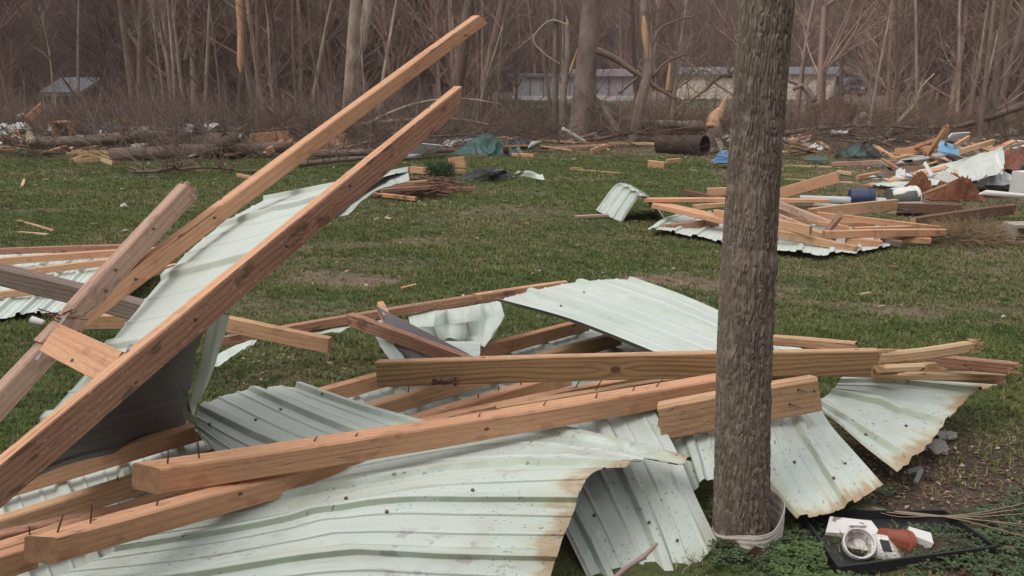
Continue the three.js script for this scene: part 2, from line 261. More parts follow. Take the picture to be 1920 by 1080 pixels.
// ---------------------------------------------------------------- boards
function boardGeo(p0, p1, h, t, o = {}) {
  const ax = p1.clone().sub(p0), L = ax.length(), d = ax.clone().normalize();
  let up = o.up ? o.up.clone() : V(0, 1, 0); if (o.face) { up = o.face.clone().cross(d).normalize(); }
  up.addScaledVector(d, -up.dot(d)).normalize(); let s = d.clone().cross(up).normalize();
  if (o.roll) { up.applyAxisAngle(d, o.roll); s.applyAxisAngle(d, o.roll); }
  const r = rng(o.seed ?? Math.round(Math.abs(p0.x * 7919 + p1.z * 104729 + h * 3e4)) + 1), n = Math.max(2, Math.min(40, Math.round(L / 0.08))), ch = Math.min(h, t) * (o.chamfer ?? 0.09);
  const prof = [[-t / 2 + ch, h / 2], [t / 2 - ch, h / 2], [t / 2, h / 2 - ch], [t / 2, -h / 2 + ch], [t / 2 - ch, -h / 2], [-t / 2 + ch, -h / 2], [-t / 2, -h / 2 + ch], [-t / 2, h / 2 - ch]];
  const u0 = o.uv0 ? 0 : r() * 3, v0 = o.uv0 ? 0 : r(), bow = (o.bow ?? 0.004) * L, tw = (o.twist ?? 0.03) * (r() - 0.5) * L;
  const mb = new MB(), tb = new MB(); let per = 0; const arc = prof.map((q, k) => { const w = prof[(k + 1) % 8], a = per; per += Math.hypot(q[0] - w[0], q[1] - w[1]); return a; });
  const pos = (f, k) => { const b = bow * Math.sin(Math.PI * f), a = tw * (f - 0.5), c = Math.cos(a), sn = Math.sin(a), q = prof[k], wob = 0.0012 * Math.sin(f * 17 + k * 2 + u0 * 9); return p0.clone().addScaledVector(d, L * f).addScaledVector(s, q[0] * c - q[1] * sn + wob).addScaledVector(up, q[0] * sn + q[1] * c + b); };
  const mit = (kk, e) => (e ? -(o.mitre1 ?? 0) : (o.mitre0 ?? 0)) / L * (prof[kk][0] / t + 0.5); const cut0 = o.cut0 ?? 0, cut1 = o.cut1 ?? 0; // slanted saw cuts, in metres
  for (let k = 0; k < 8; k++) { // one strip for each face keeps the arrises crisp
    const k2 = (k + 1) % 8, mb_ = o.topMat && (k === 0 || k === 7) ? tb : mb; const base = mb_.n;
    for (let j = 0; j <= n; j++) { let f = j / n; for (const [kk, w] of [[k, 0], [k2, 1]]) { let ff = f; if (j === 0 && o.rag0) ff += o.rag0 / L * hash(kk, 1, Math.round(u0 * 99)); if (j === n && o.rag1) ff -= o.rag1 / L * hash(kk, 2, Math.round(u0 * 99)); if (j === 0) ff += cut0 / L * (prof[kk][1] / h + 0.5) + mit(kk, 0); if (j === n) ff += mit(kk, 1); if (j === n) ff -= cut1 / L * (prof[kk][1] / h + 0.5); mb_.v(pos(ff, kk), (u0 + ff * L) / 1.6, v0 + (arc[k] + w * Math.hypot(prof[k2][0] - prof[k][0], prof[k2][1] - prof[k][1])) / 0.2); } }
    for (let j = 0; j < n; j++) { const a = base + 2 * j; mb_.quad(a, a + 1, a + 3, a + 2); }
  }
  const ends = new MB();
  for (const e of [0, 1]) {
    const jag = e ? o.jag1 : o.jag0; const cut = e ? cut1 : cut0;
    const P = k => { let ff = e + mit(k, e); if (!e) ff += cut / L * (prof[k][1] / h + 0.5) + (o.rag0 ? o.rag0 / L * hash(k, 1, Math.round(u0 * 99)) : 0); else ff -= cut / L * (prof[k][1] / h + 0.5) + (o.rag1 ? o.rag1 / L * hash(k, 2, Math.round(u0 * 99)) : 0); return pos(ff, k); };
    const pts = []; for (let k = 0; k < 8; k++) pts.push(P(k)); ends.face(e ? pts : pts.reverse());
    if (jag) { // torn fibres
      const nx = Math.max(2, Math.round(t / 0.011)), ny = Math.max(3, Math.round(h / 0.009)), sg = e ? 1 : -1, c = e ? p1 : p0;
      for (let a = 0; a < nx; a++) for (let b = 0; b < ny; b++) {
        const g = fbm(b * 0.45, a * 0.8, 2, Math.round(u0 * 50) + e) , len = jag * Math.pow(clamp(g * 1.5 - 0.2 + 0.35 * (r() - 0.5)), 1.6); if (len < 0.004) continue;
        const cx = (a + 0.5) / nx * t - t / 2, cy = (b + 0.5) / ny * h - h / 2, hx = t / nx * 0.5, hy = h / ny * 0.5, q = (x, y, l) => c.clone().addScaledVector(d, sg * l).addScaledVector(s, x).addScaledVector(up, y);
        const k2 = 0.25 + 0.3 * r(), ox = (r() - 0.5) * 0.008, oy = (r() - 0.5) * 0.010, lo = [q(cx - hx, cy - hy, -0.02), q(cx + hx, cy - hy, -0.02), q(cx + hx, cy + hy, -0.02), q(cx - hx, cy + hy, -0.02)], hi = [q(cx - hx * k2 + ox, cy - hy * k2 + oy, len), q(cx + hx * k2 + ox, cy - hy * k2 + oy, len * 0.93), q(cx + hx * k2 + ox, cy + hy * k2 + oy, len), q(cx - hx * k2 + ox, cy + hy * k2 + oy, len * 0.9)];
        sg > 0 ? ends.prism(lo, hi) : ends.prism([...lo].reverse(), [...hi].reverse());
      }
    }
  }
  return { body: mb.geo(), top: o.topMat ? tb.geo() : null, ends: ends.geo(), d, up, s, L, at: (f, a = 0, b = 0) => p0.clone().addScaledVector(d, L * f).addScaledVector(s, a * t / 2).addScaledVector(up, b * h / 2 + bow * Math.sin(Math.PI * f)) };
}
function board(label, p0, p1, h, t, mat, o = {}) {
  const b = boardGeo(p0, p1, h, t, o), g = thing(o.name ?? 'wooden_board', label, o.cat ?? 'board', o.group, o.pos ?? p0.clone().setY(Math.min(p0.y, p1.y)));
  part('timber', b.body, M[mat], g); if (b.top) part('upper_face', b.top, M[o.topMat], g);
  if (o.jag0 || o.jag1) part('splintered_end', b.ends, o.jagMat ? M[o.jagMat] : M.core, g); else part('end_grain', b.ends, M.endgrain, g);
  for (const [f, a, len, tilt = 0.15, bent = 0] of o.nails ?? []) { // nails standing out of the upper face
    const q = b.at(f, a, 1), top = q.clone().addScaledVector(b.up, len).addScaledVector(b.d, tilt * len), m = new MB(), midp = q.clone().lerp(top, 0.6).addScaledVector(b.s, bent * len);
    m.tube([q.clone().addScaledVector(b.up, -0.004), midp, top], [0.0028, 0.0027, 0.002], 6); m.build('nail', M.nail, g);
  }
  for (const [f, a, len] of o.sideNails ?? []) { const q = b.at(f, o.sideFlip ? -1 : 1, a), m = new MB(), n = b.s.clone().multiplyScalar(o.sideFlip ? -1 : 1); m.tube([q.clone().addScaledVector(n, -0.004), q.clone().addScaledVector(n, len * 0.5).addScaledVector(b.d, len * 0.6).addScaledVector(b.up, -len * 0.15)], 0.0024, 6); m.tube([q.clone().addScaledVector(n, -0.001), q.clone().addScaledVector(n, 0.0015)], 0.006, 8); m.build('nail', M.nail, g); }
  g.userData.b = undefined; return Object.assign(g, { bd: b });
}

// ---------------------------------------------------------------- ribbed steel sheets
function surf(grid, flat) { // Catmull-Rom through rows (along the ribs) and columns (across them)
  const cr = (a, b, c, d, t) => { const t2 = t * t, t3 = t2 * t; const f = k => 0.5 * (2 * b[k] + (c[k] - a[k]) * t + (2 * a[k] - 5 * b[k] + 4 * c[k] - d[k]) * t2 + (3 * b[k] - a[k] - 3 * c[k] + d[k]) * t3); return { x: f('x'), y: f('y'), z: f('z') }; };
  const ext = (arr, k) => { const n = arr.length; if (k < 0) return arr[0].clone().multiplyScalar(2).sub(arr[1]); if (k >= n) return arr[n - 1].clone().multiplyScalar(2).sub(arr[n - 2]); return arr[k]; };
  const line = (arr, t) => { const n = arr.length - 1; let k = Math.min(n - 1, Math.max(0, Math.floor(t * n))), f = t * n - k; if (flat) { const g = 0.5 - 0.5 * Math.cos(Math.PI * clamp((f - 0.08) / 0.84)); return arr[k].clone().lerp(arr[k + 1], lerp(f, g, 0.15)); } const q = cr(ext(arr, k - 1), arr[k], arr[k + 1], ext(arr, k + 2), f); return V(q.x, q.y, q.z); };
  return (u, v) => line(grid.map(row => line(row, v)), u); // u across the ribs, v along them
}
function sheet(label, grid, o = {}) { // grid[k] = points along one rib line
  const S = surf(grid, o.linear), rn = (a, b) => { let l = 0, p = null; for (let k = 0; k <= 24; k++) { const q = S(a(k / 24), b(k / 24)); if (p) l += q.distanceTo(p); p = q; } return l; };
  const Wd = rn(t => t, () => 0.5), Ln = rn(() => 0.5, t => t), sd = o.seed ?? 1, pitch = o.pitch ?? 0.23, rh = o.rib ?? 0.021;
  const nu = Math.round(clamp(Wd / (o.step ?? 0.008), 12, 260)), nv = Math.round(clamp(Ln / (o.stepL ?? 0.022), 10, 110));
  const prof = s => { const q = md(s + (o.phase ?? 0.05), pitch), tr = (c, w, tp, hh) => { const a = Math.abs(q - c); return hh * clamp((w - a) / (w - tp)); }; return tr(pitch * 0.5, 0.028, 0.015, rh) + tr(pitch * 0.5 - pitch / 3, 0.009, 0.003, rh * 0.24) + tr(pitch * 0.5 + pitch / 3, 0.009, 0.003, rh * 0.24); };
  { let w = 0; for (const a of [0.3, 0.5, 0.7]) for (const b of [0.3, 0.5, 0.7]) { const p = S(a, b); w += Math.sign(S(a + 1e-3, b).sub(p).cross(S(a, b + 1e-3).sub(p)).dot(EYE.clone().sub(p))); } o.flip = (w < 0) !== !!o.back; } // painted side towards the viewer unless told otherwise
  const P = [], N = []; const jag = (u, e) => (e ? (o.jag1 ?? 0) : (o.jag0 ?? 0)) * (fbm(u * 9 + e * 31, sd, 3, sd) - 0.5) * 2 + (e ? (o.saw1 ?? 0) : (o.saw0 ?? 0)) * Math.abs(md(u * 14 + 0.5 * vn(u * 8, 3, sd), 1) - 0.5) * 2;
  const jagu = (v, e) => (e ? (o.jagR ?? 0) : (o.jagL ?? 0)) * (fbm(v * 8 + e * 17, sd + 5, 3, sd) - 0.5) * 2;
  // columns: an even spread plus a close pair at every bend of the ribs, so that the ribs stay crisp
  let us = []; for (let i = 0; i <= nu; i++) us.push(i / nu);
  if (rh > 0.004) for (let q = -pitch; q < Wd + pitch; q += pitch) { const c0 = q - (o.phase ?? 0.05) + pitch * 0.5 + Math.ceil((o.phase ?? 0.05) / pitch) * pitch - pitch; for (const [c, w, tp] of [[c0, 0.028, 0.015], [c0 - pitch / 3, 0.009, 0.003], [c0 + pitch / 3, 0.009, 0.003]]) for (const b of [-w, -tp, tp, w]) for (const e of [-0.0009, 0.0009]) { const u = (c + b + e) / Wd; if (u > 0.001 && u < 0.999) us.push(u); } }
  us.sort((a, b) => a - b); us = us.filter((u, i) => !i || u - us[i - 1] > 1e-5); const NU = us.length - 1;
  const cre = o.creases ?? []; if (!o.creases && (o.dents ?? 3)) { const q = rng(sd * 13 + 5); for (let k = 0; k < (o.dents ?? 3); k++) cre.push([q(), q(), q(), q(), (0.3 + q()) * 0.009 * (q() < 0.5 ? -1 : 1), 0.02 + 0.05 * q()]); }
  const uv = []; for (let i = 0; i <= NU; i++) for (let j = 0; j <= nv; j++) {
    let u = us[i], v = j / nv; const a = jag(u, 0), b = jag(u, 1); let vv = lerp(a, 1 - b, v); if (o.end) vv = lerp(o.start ? o.start(u) : a, o.end(u) - b, v); const uu = lerp(jagu(v, 0), 1 - jagu(v, 1), u); uv.push([uu, vv]);
    const e = 1e-3, p = S(uu, vv), du = S(Math.min(1, uu + e), vv).sub(S(uu - e, vv)), dv = S(uu, vv + e).sub(S(uu, vv - e)); N.push(du.cross(dv).normalize().multiplyScalar(o.flip ? -1 : 1)); P.push(p);
  }
  const top = new MB(), bot = new MB(); top.c = [];
  for (let k = 0; k < P.length; k++) {
    const [u, v] = uv[k], s = u * Wd; let dsp = prof(s) * (o.ribFade ? o.ribFade(u, v) : 1) + (o.wave ?? 0.002) * (fbm(u * Wd * 3.5, v * Ln * 2, 3, sd + 2) - 0.5) * 2;
    for (const [a, b, c, d, dep, wd] of cre) { const ex = (c - a) * Wd, ey = (d - b) * Ln, px = s - a * Wd, py = (v - b) * Ln, t = clamp((px * ex + py * ey) / (ex * ex + ey * ey + 1e-9)), ds = Math.hypot(px - ex * t, py - ey * t); dsp += dep * Math.max(0, 1 - ds / wd) * Math.sin(Math.PI * clamp(t * 0.9 + 0.05)); }
    if (o.crumple) { const a = fbm(u * Wd * 5, v * Ln * 5, 2, sd + 9); dsp += o.crumple * (1 - Math.abs(a * 2 - 1) * 2.6) + o.crumple * 0.6 * (1 - 2 * Math.abs(vn(u * Wd * 9, v * Ln * 8, sd + 12) - 0.5)); }
    const q = P[k].clone().addScaledVector(N[k], dsp); top.v(q, s, v * Ln); bot.v(q.clone().addScaledVector(N[k], -0.0016), s, v * Ln);
    let c = [1, 1, 1]; const cs = md(s + (o.phase ?? 0.05), pitch) - pitch * 0.5, n1 = fbm(s * 11, v * Ln * 11, 4, sd + 20), n2 = fbm(s * 40, v * Ln * 14, 3, sd + 21);
    if (Math.abs(Math.abs(cs) - 0.021) < 0.009) c = mix3(c, [0.76, 0.79, 0.66], (o.flankTint ?? 0.5) * sstep(0.3, 0.55, n2)); // darker greenish tint along the flanks of the main ribs
    if (o.rust) for (const [axis, at, w, amt] of o.rust) { const dd = Math.abs((axis === 'v' ? (v - at) * Ln : (u - at) * Wd)) / w; const kx = amt * (1 - sstep(0.0, 1.25, dd + (n1 - 0.5) * 1.1 + (n2 - 0.5) * 1.3)); if (kx > 0) c = mix3(c, mix3([0.96, 0.87, 0.70], [0.70, 0.43, 0.26], sstep(0.55, 1.0, kx + (n2 - 0.5) * 0.5)), clamp(kx * 0.95)); }
    top.c.push(...c);
  }
  const w = nv + 1; for (let i = 0; i < NU; i++) for (let j = 0; j < nv; j++) { const a = i * w + j; if (o.hole && o.hole(uv[a][0], uv[a][1])) continue; top.quad(a, a + w, a + w + 1, a + 1); bot.quad(a, a + 1, a + w + 1, a + w); }
  if (o.flip) { for (const m of [top, bot]) for (let k = 0; k < m.i.length; k += 3) { const t = m.i[k]; m.i[k] = m.i[k + 1]; m.i[k + 1] = t; } }
  const g = thing('metal_sheet', label, 'metal sheet', o.group, P[0].clone());
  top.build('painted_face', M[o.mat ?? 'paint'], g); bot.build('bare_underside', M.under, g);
  for (const [u, v] of o.screws ?? []) { const p = S(u, v), e = 1e-3, n = S(u + e, v).sub(p).cross(S(u, v + e).sub(p)).normalize().multiplyScalar(o.flip ? -1 : 1), m = new MB(); p.addScaledVector(n, prof(u * Wd)); m.tube([p, p.clone().addScaledVector(n, 0.006)], 0.006, 7); m.build('screw', M.nail, g); }
  return g;
}

// ---------------------------------------------------------------- the bare woods behind
function barkMat(seed, a, b, rep = [1, 1]) {
  return std([1, 1, 1], { map: tex(256, 512, (u, v) => { const t = fbm(u * 8 + 1.5 * fbm(u * 4, v * 3, 2, seed + 3, 4, 3), v * 5, 4, seed, 8, 5), s = vn(u * 40, v * 14, seed + 4, 40, 14); return mix3(a, b, clamp(1.5 * t - 0.25 + 0.4 * (s - 0.5))); }, true, rep), bumpMap: tex(256, 512, (u, v) => fbm(u * 24, v * 7, 3, seed + 9, 24, 7), false, rep), bumpScale: 0.012, roughness: 0.95 });
}
M.barkGrey = barkMat(101, [0.265, 0.21, 0.175], [0.14, 0.108, 0.09]);
M.barkBrown = barkMat(102, [0.215, 0.155, 0.125], [0.115, 0.08, 0.065]);
M.barkPale = barkMat(103, [0.46, 0.385, 0.30], [0.20, 0.15, 0.112], [1, 0.6]);
M.twig = std([0.25, 0.18, 0.15], { roughness: 0.95 });
M.twigPale = std([0.38, 0.315, 0.27], { roughness: 0.95 });
M.snapped = std([1, 1, 1], { map: tex(128, 256, (u, v) => mix3([0.52, 0.33, 0.19], [0.36, 0.20, 0.105], fbm(u * 12, v * 4, 3, 111, 12, 4))), roughness: 0.9 });
M.woods = std([1, 1, 1], { roughness: 1 });

function limbs(mb, p, dir, len, r0, level, r, o) { // a branch and the twigs it carries
  const n = level > 1 ? 2 : level ? 3 : 4, pts = [p.clone()], d = dir.clone();
  for (let k = 0; k < n; k++) { d.add(V((r() - 0.5) * 0.55, (r() - 0.35) * 0.4, (r() - 0.5) * 0.55)).normalize(); pts.push(pts[k].clone().addScaledVector(d, len / n)); }
  mb.tube(pts, f => r0 * (1 - 0.75 * f), level > 1 ? 3 : 4, false);
  if (level >= (o.depth ?? 3)) return;
  const kids = o.kids?.[level] ?? 4; for (let k = 0; k < kids; k++) {
    const f = 0.2 + 0.8 * r(), i = Math.min(n - 1, Math.floor(f * n)), q = pts[i].clone().lerp(pts[i + 1], f * n - i), ax = pts[i + 1].clone().sub(pts[i]).normalize();
    const side = V(r() - 0.5, r() * 0.5 - 0.1, r() - 0.5).normalize(); const nd = ax.clone().multiplyScalar(0.75).add(side).normalize();
    limbs(mb, q, nd, len * (0.35 + 0.35 * r()), r0 * 0.5, level + 1, r, o);
  }
}
function treeThing(label, group, base, top, rBase, o = {}) { // trunk up to well above the frame, then its bare limbs
  const r = rng(o.seed ?? 5), g = thing(o.name ?? 'bare_tree', label, o.cat ?? 'tree', group, base), tm = new MB(), cm = new MB(), mid = base.clone().lerp(top, 0.5).add(V((r() - 0.5) * 0.25, 0, (r() - 0.5) * 0.2).multiplyScalar(o.crook ?? 1));
  const ctrl = o.ctrl ? [base.clone().add(V(0, -0.3, 0)), ...o.ctrl, top] : [base.clone().add(V(0, -0.3, 0)), base.clone().lerp(mid, 0.6), mid, top], pts = spline(ctrl, 16), tipR = o.tip ?? 0.35;
  tm.tube(pts, f => rBase * (lerp(1, tipR, f) + 0.5 * Math.exp(-f * 26)), rBase > 0.1 ? 12 : 7, true);
  tm.build('trunk', M[o.bark ?? 'barkBrown'], g);
  const nl = o.limbs ?? 9; for (let k = 0; k < nl; k++) { const f = lerp(o.from ?? 0.3, 0.98, (k + r()) / nl), i = Math.floor(f * 16), q = pts[i], a = r() * 6.28; limbs(cm, q, V(Math.cos(a), 0.5 + 0.7 * r(), Math.sin(a) * 0.8).normalize(), (o.limbLen ?? 2.6) * (0.5 + 0.6 * r()), Math.max(0.008, rBase * 0.22 * (1.1 - f)), 1, r, { depth: 3, kids: [0, 5, 4] }); }
  if (nl) cm.build('branches', M[o.twig ?? 'twig'], g);
  return g;
}
const topOf = (pxTop, dist, py = 0, ext = 1.9) => { const r = ray(pxTop, py), k = dist / Math.abs(r.z); return EYE.clone().addScaledVector(r, k); };
function trunk(label, px0, px1, wpx, dist, o = {}) { // through px0 at its foot and px1 at the top edge of the view
  const b = ground(px0, dist), q = topOf(px1, dist), k = (o.h ?? 9) / (q.y - b.y), top = b.clone().addScaledVector(q.clone().sub(b), k);
  return treeThing(label, o.group, b, top, wpx / F * dist / 2, { seed: Math.round(px0 * 7 + dist), ...o });
}
trunk('thick straight grey trunk, the broadest at the wood edge', 1085, 1110, 43, 18, { bark: 'barkGrey', h: 10, from: 0.55 });
trunk('dark brown trunk rising just behind the tip of the higher raised board', 842, 880, 26, 21, { h: 10, from: 0.45 });
trunk('dark trunk leaning right, between the raised board tip and the grey house', 884, 950, 22, 20.5, { h: 10, from: 0.45 });
{ const g = trunk('pale mottled trunk forking into two stout stems', 655, 668, 30, 23, { bark: 'barkPale', h: 8, from: 0.6 }); const b = D(664, 118, 22.6), m = new MB(); m.tube(spline([b, D(682, 60, 22.6), D(690, 0, 22.6), D(694, -160, 22.4)], 10), f => 0.17 - 0.06 * f, 9); m.build('second_stem', M.barkPale, g); }
trunk('broad dark trunk in the wood left of the pale forked tree', 268, 262, 18, 26, { from: 0.3 });
trunk('dark trunk leaning left beside the porch of the hidden house', 262, 222, 14, 25, { from: 0.25 });
trunk('thin grey trunk passing before the porch posts', 150, 143, 6, 25, { bark: 'barkGrey', from: 0.2 });
trunk('slim dark straight trunk just right of the stripped orange pole', 488, 486, 10, 24, { from: 0.3 });
trunk('slim grey trunk before the left end of the grey house', 1042, 1008, 9, 21, { bark: 'barkGrey', from: 0.2 });
trunk('slim grey trunk before the middle of the grey house', 1040, 1036, 13, 19.5, { bark: 'barkGrey', from: 0.35 });
trunk('thin pale trunk before the end wall of the cream house', 1537, 1552, 9, 40, { bark: 'barkGrey', h: 12, from: 0.25 });
trunk('thin dark trunk beside the parked car', 1571, 1580, 8, 40, { bark: 'barkGrey', h: 12, from: 0.25 });
trunk('pale crooked sapling rising behind the snapped log on the right', 1716, 1712, 6, 26, { bark: 'barkPale', from: 0.2 });
for (const [a, b, w, l, s] of [[1836, 1858, 9, 'leftmost stem', 1], [1856, 1872, 12, 'straight middle stem', 2], [1850, 1925, 11, 'stem leaning farthest right', 3], [1880, 1892, 7, 'thin rear stem', 4]]) trunk(`${l} of the pale clump at the right edge of the woods`, a, b, w, 15.5 + 0.3 * s, { bark: 'barkGrey', group: 'stems of the clump at the right edge', twig: 'twigPale', from: 0.12, h: 8, limbLen: 2 });
{ // pale trees with visible forks, far left
  const g = trunk('pale thin tree forking high in the wood left of the orange pole', 352, 322, 8, 30, { bark: 'barkPale', twig: 'twigPale', from: 0.25 }); const m = new MB(); m.tube(spline([D(347, 112, 29.7), D(357, 60, 29.7), D(354, 0, 29.7), D(352, -120, 29.7)], 8), f => 0.075 - 0.03 * f, 6); m.build('second_stem', M.barkPale, g);
  trunk('pale trunk leaning right between the orange pole and forked tree', 578, 618, 9, 29, { bark: 'barkPale', from: 0.3 });
  trunk('thin crooked pale sapling left of the orange pole', 386, 400, 6, 28, { bark: 'barkPale', twig: 'twigPale', from: 0.2 });
}
{ // the stripped pole hanging in the branches
  const g = thing('broken_pole', 'stripped orange trunk piece hanging in the woods at upper left', 'broken trunk', null, D(450, 130, 23)), m = new MB();
  m.tube([D(451, 136, 23), D(450, 120, 23), D(451, 60, 23), D(447, 0, 23), D(440, -140, 23)], f => f < 0.1 ? 0.03 : 0.085, 9); m.build('stripped_wood', M.snapped, g); const s = new MB(); limbs(s, D(446, -10, 23), V(-0.6, 0.6, 0), 2, 0.03, 1, rng(3), { depth: 3, kids: [0, 4, 3] }); s.build('branches', M.twig, g);
}
{ // snapped sapling with its splintered top and the bent limb
  const b = ground(1055, 18.5), g = thing('snapped_tree', 'snapped slender tree with a splintered orange top beside thick grey trunk', 'tree', null, b), m = new MB(), q = (x, y) => D(x, y, 18.4);
  m.tube(spline([b.clone().add(V(0, -0.2, 0)), q(1056, 180), q(1064, 110), q(1063, 48)], 12), f => 0.095 - 0.04 * f, 8); m.build('trunk', M.barkGrey, g);
  const s = new MB(); s.tube([q(1063, 52), q(1063.5, 40), q(1061, 29)], f => 0.05 * (1 - 0.95 * f), 5); s.tube([q(1065, 52), q(1065, 35)], f => 0.03 * (1 - f), 4); s.tube(spline([q(1066, 140), q(1076, 112), q(1088, 78)], 8), f => 0.05 * (1 - 0.9 * f), 5); s.build('splinter', M.snapped, g);
  const t = new MB(); t.tube(spline([q(1061, 46), q(1035, 38), q(1010, 56), q(1000, 75), q(1020, 100), q(1050, 120)], 16), f => 0.028 - 0.018 * f, 5); limbs(t, q(1005, 62), V(-0.4, -0.6, 0), 1, 0.015, 2, rng(8), { depth: 3, kids: [0, 0, 5] }); t.build('branches', M.twigPale, g);
}
{ // split leaning trunk with the crossed limbs
  const b = ground(1186, 17), g = thing('split_tree', 'split leaning trunk showing orange wood, with crossed broken limbs', 'tree', null, b), m = new MB(), q = (x, y) => D(x, y, 16.9);
  m.tube(spline([b.clone().add(V(0, -0.2, 0)), q(1198, 200), q(1212, 150), q(1216, 100), q(1206, 40), q(1208, 0), q(1212, -150)], 18), f => 0.125 - 0.05 * f, 9); m.build('trunk', M.barkGrey, g);
  const s = new MB(); s.tube(spline([q(1208, 30), q(1211, 70), q(1215, 108)].map(p => p.add(V(-0.03, 0, 0.09))), 8), f => 0.07 * Math.sin(0.3 + 2.6 * f), 6); s.build('torn_wood', M.snapped, g);
  const t = new MB(); t.tube(spline([q(1118, 94), q(1150, 108), q(1190, 135), q(1225, 160), q(1270, 186)], 12), f => 0.08 - 0.045 * f, 6); t.tube(spline([q(1160, 176), q(1195, 145), q(1222, 120)], 6), 0.03, 5); t.tube(spline([q(1222, 145), q(1250, 116), q(1290, 100)], 6), f => 0.04 - 0.02 * f, 5);
  t.tube(spline([q(1212, 130), q(1232, 60), q(1252, 45), q(1300, 30)], 6), f => 0.04 - 0.025 * f, 5); t.build('broken_limb', M.barkBrown, g);
  const u = new MB(); u.tube([q(1251, 170), q(1253, 150), q(1256, 119)], f => 0.05 * (1 - 0.5 * f), 6); u.build('splinter', M.snapped, g);
}
{ // snapped pale sapling on the right
  const g = thing('snapped_tree', 'pale snapped sapling leaning right above the debris, with forked tip', 'tree', null, ground(1662, 17)), m = new MB(), q = (x, y) => D(x, y, 16.8);
  m.tube(spline([q(1660, 258), q(1690, 222), q(1715, 196), q(1727, 165), q(1752, 138)], 14), f => 0.06 - 0.045 * f, 7); m.tube([q(1725, 172), q(1727, 160), q(1729, 150)], f => 0.03 - 0.02 * f, 5); m.build('trunk', M.barkPale, g);
  const t = new MB(); for (let k = 0; k < 5; k++) limbs(t, q(1670 + 10 * k, 250 - 14 * k), V(rr(-1, 1), 0.5, 0.2), 0.9, 0.012, 2, R, { depth: 3, kids: [0, 0, 4] }); t.build('branches', M.twigPale, g);
}
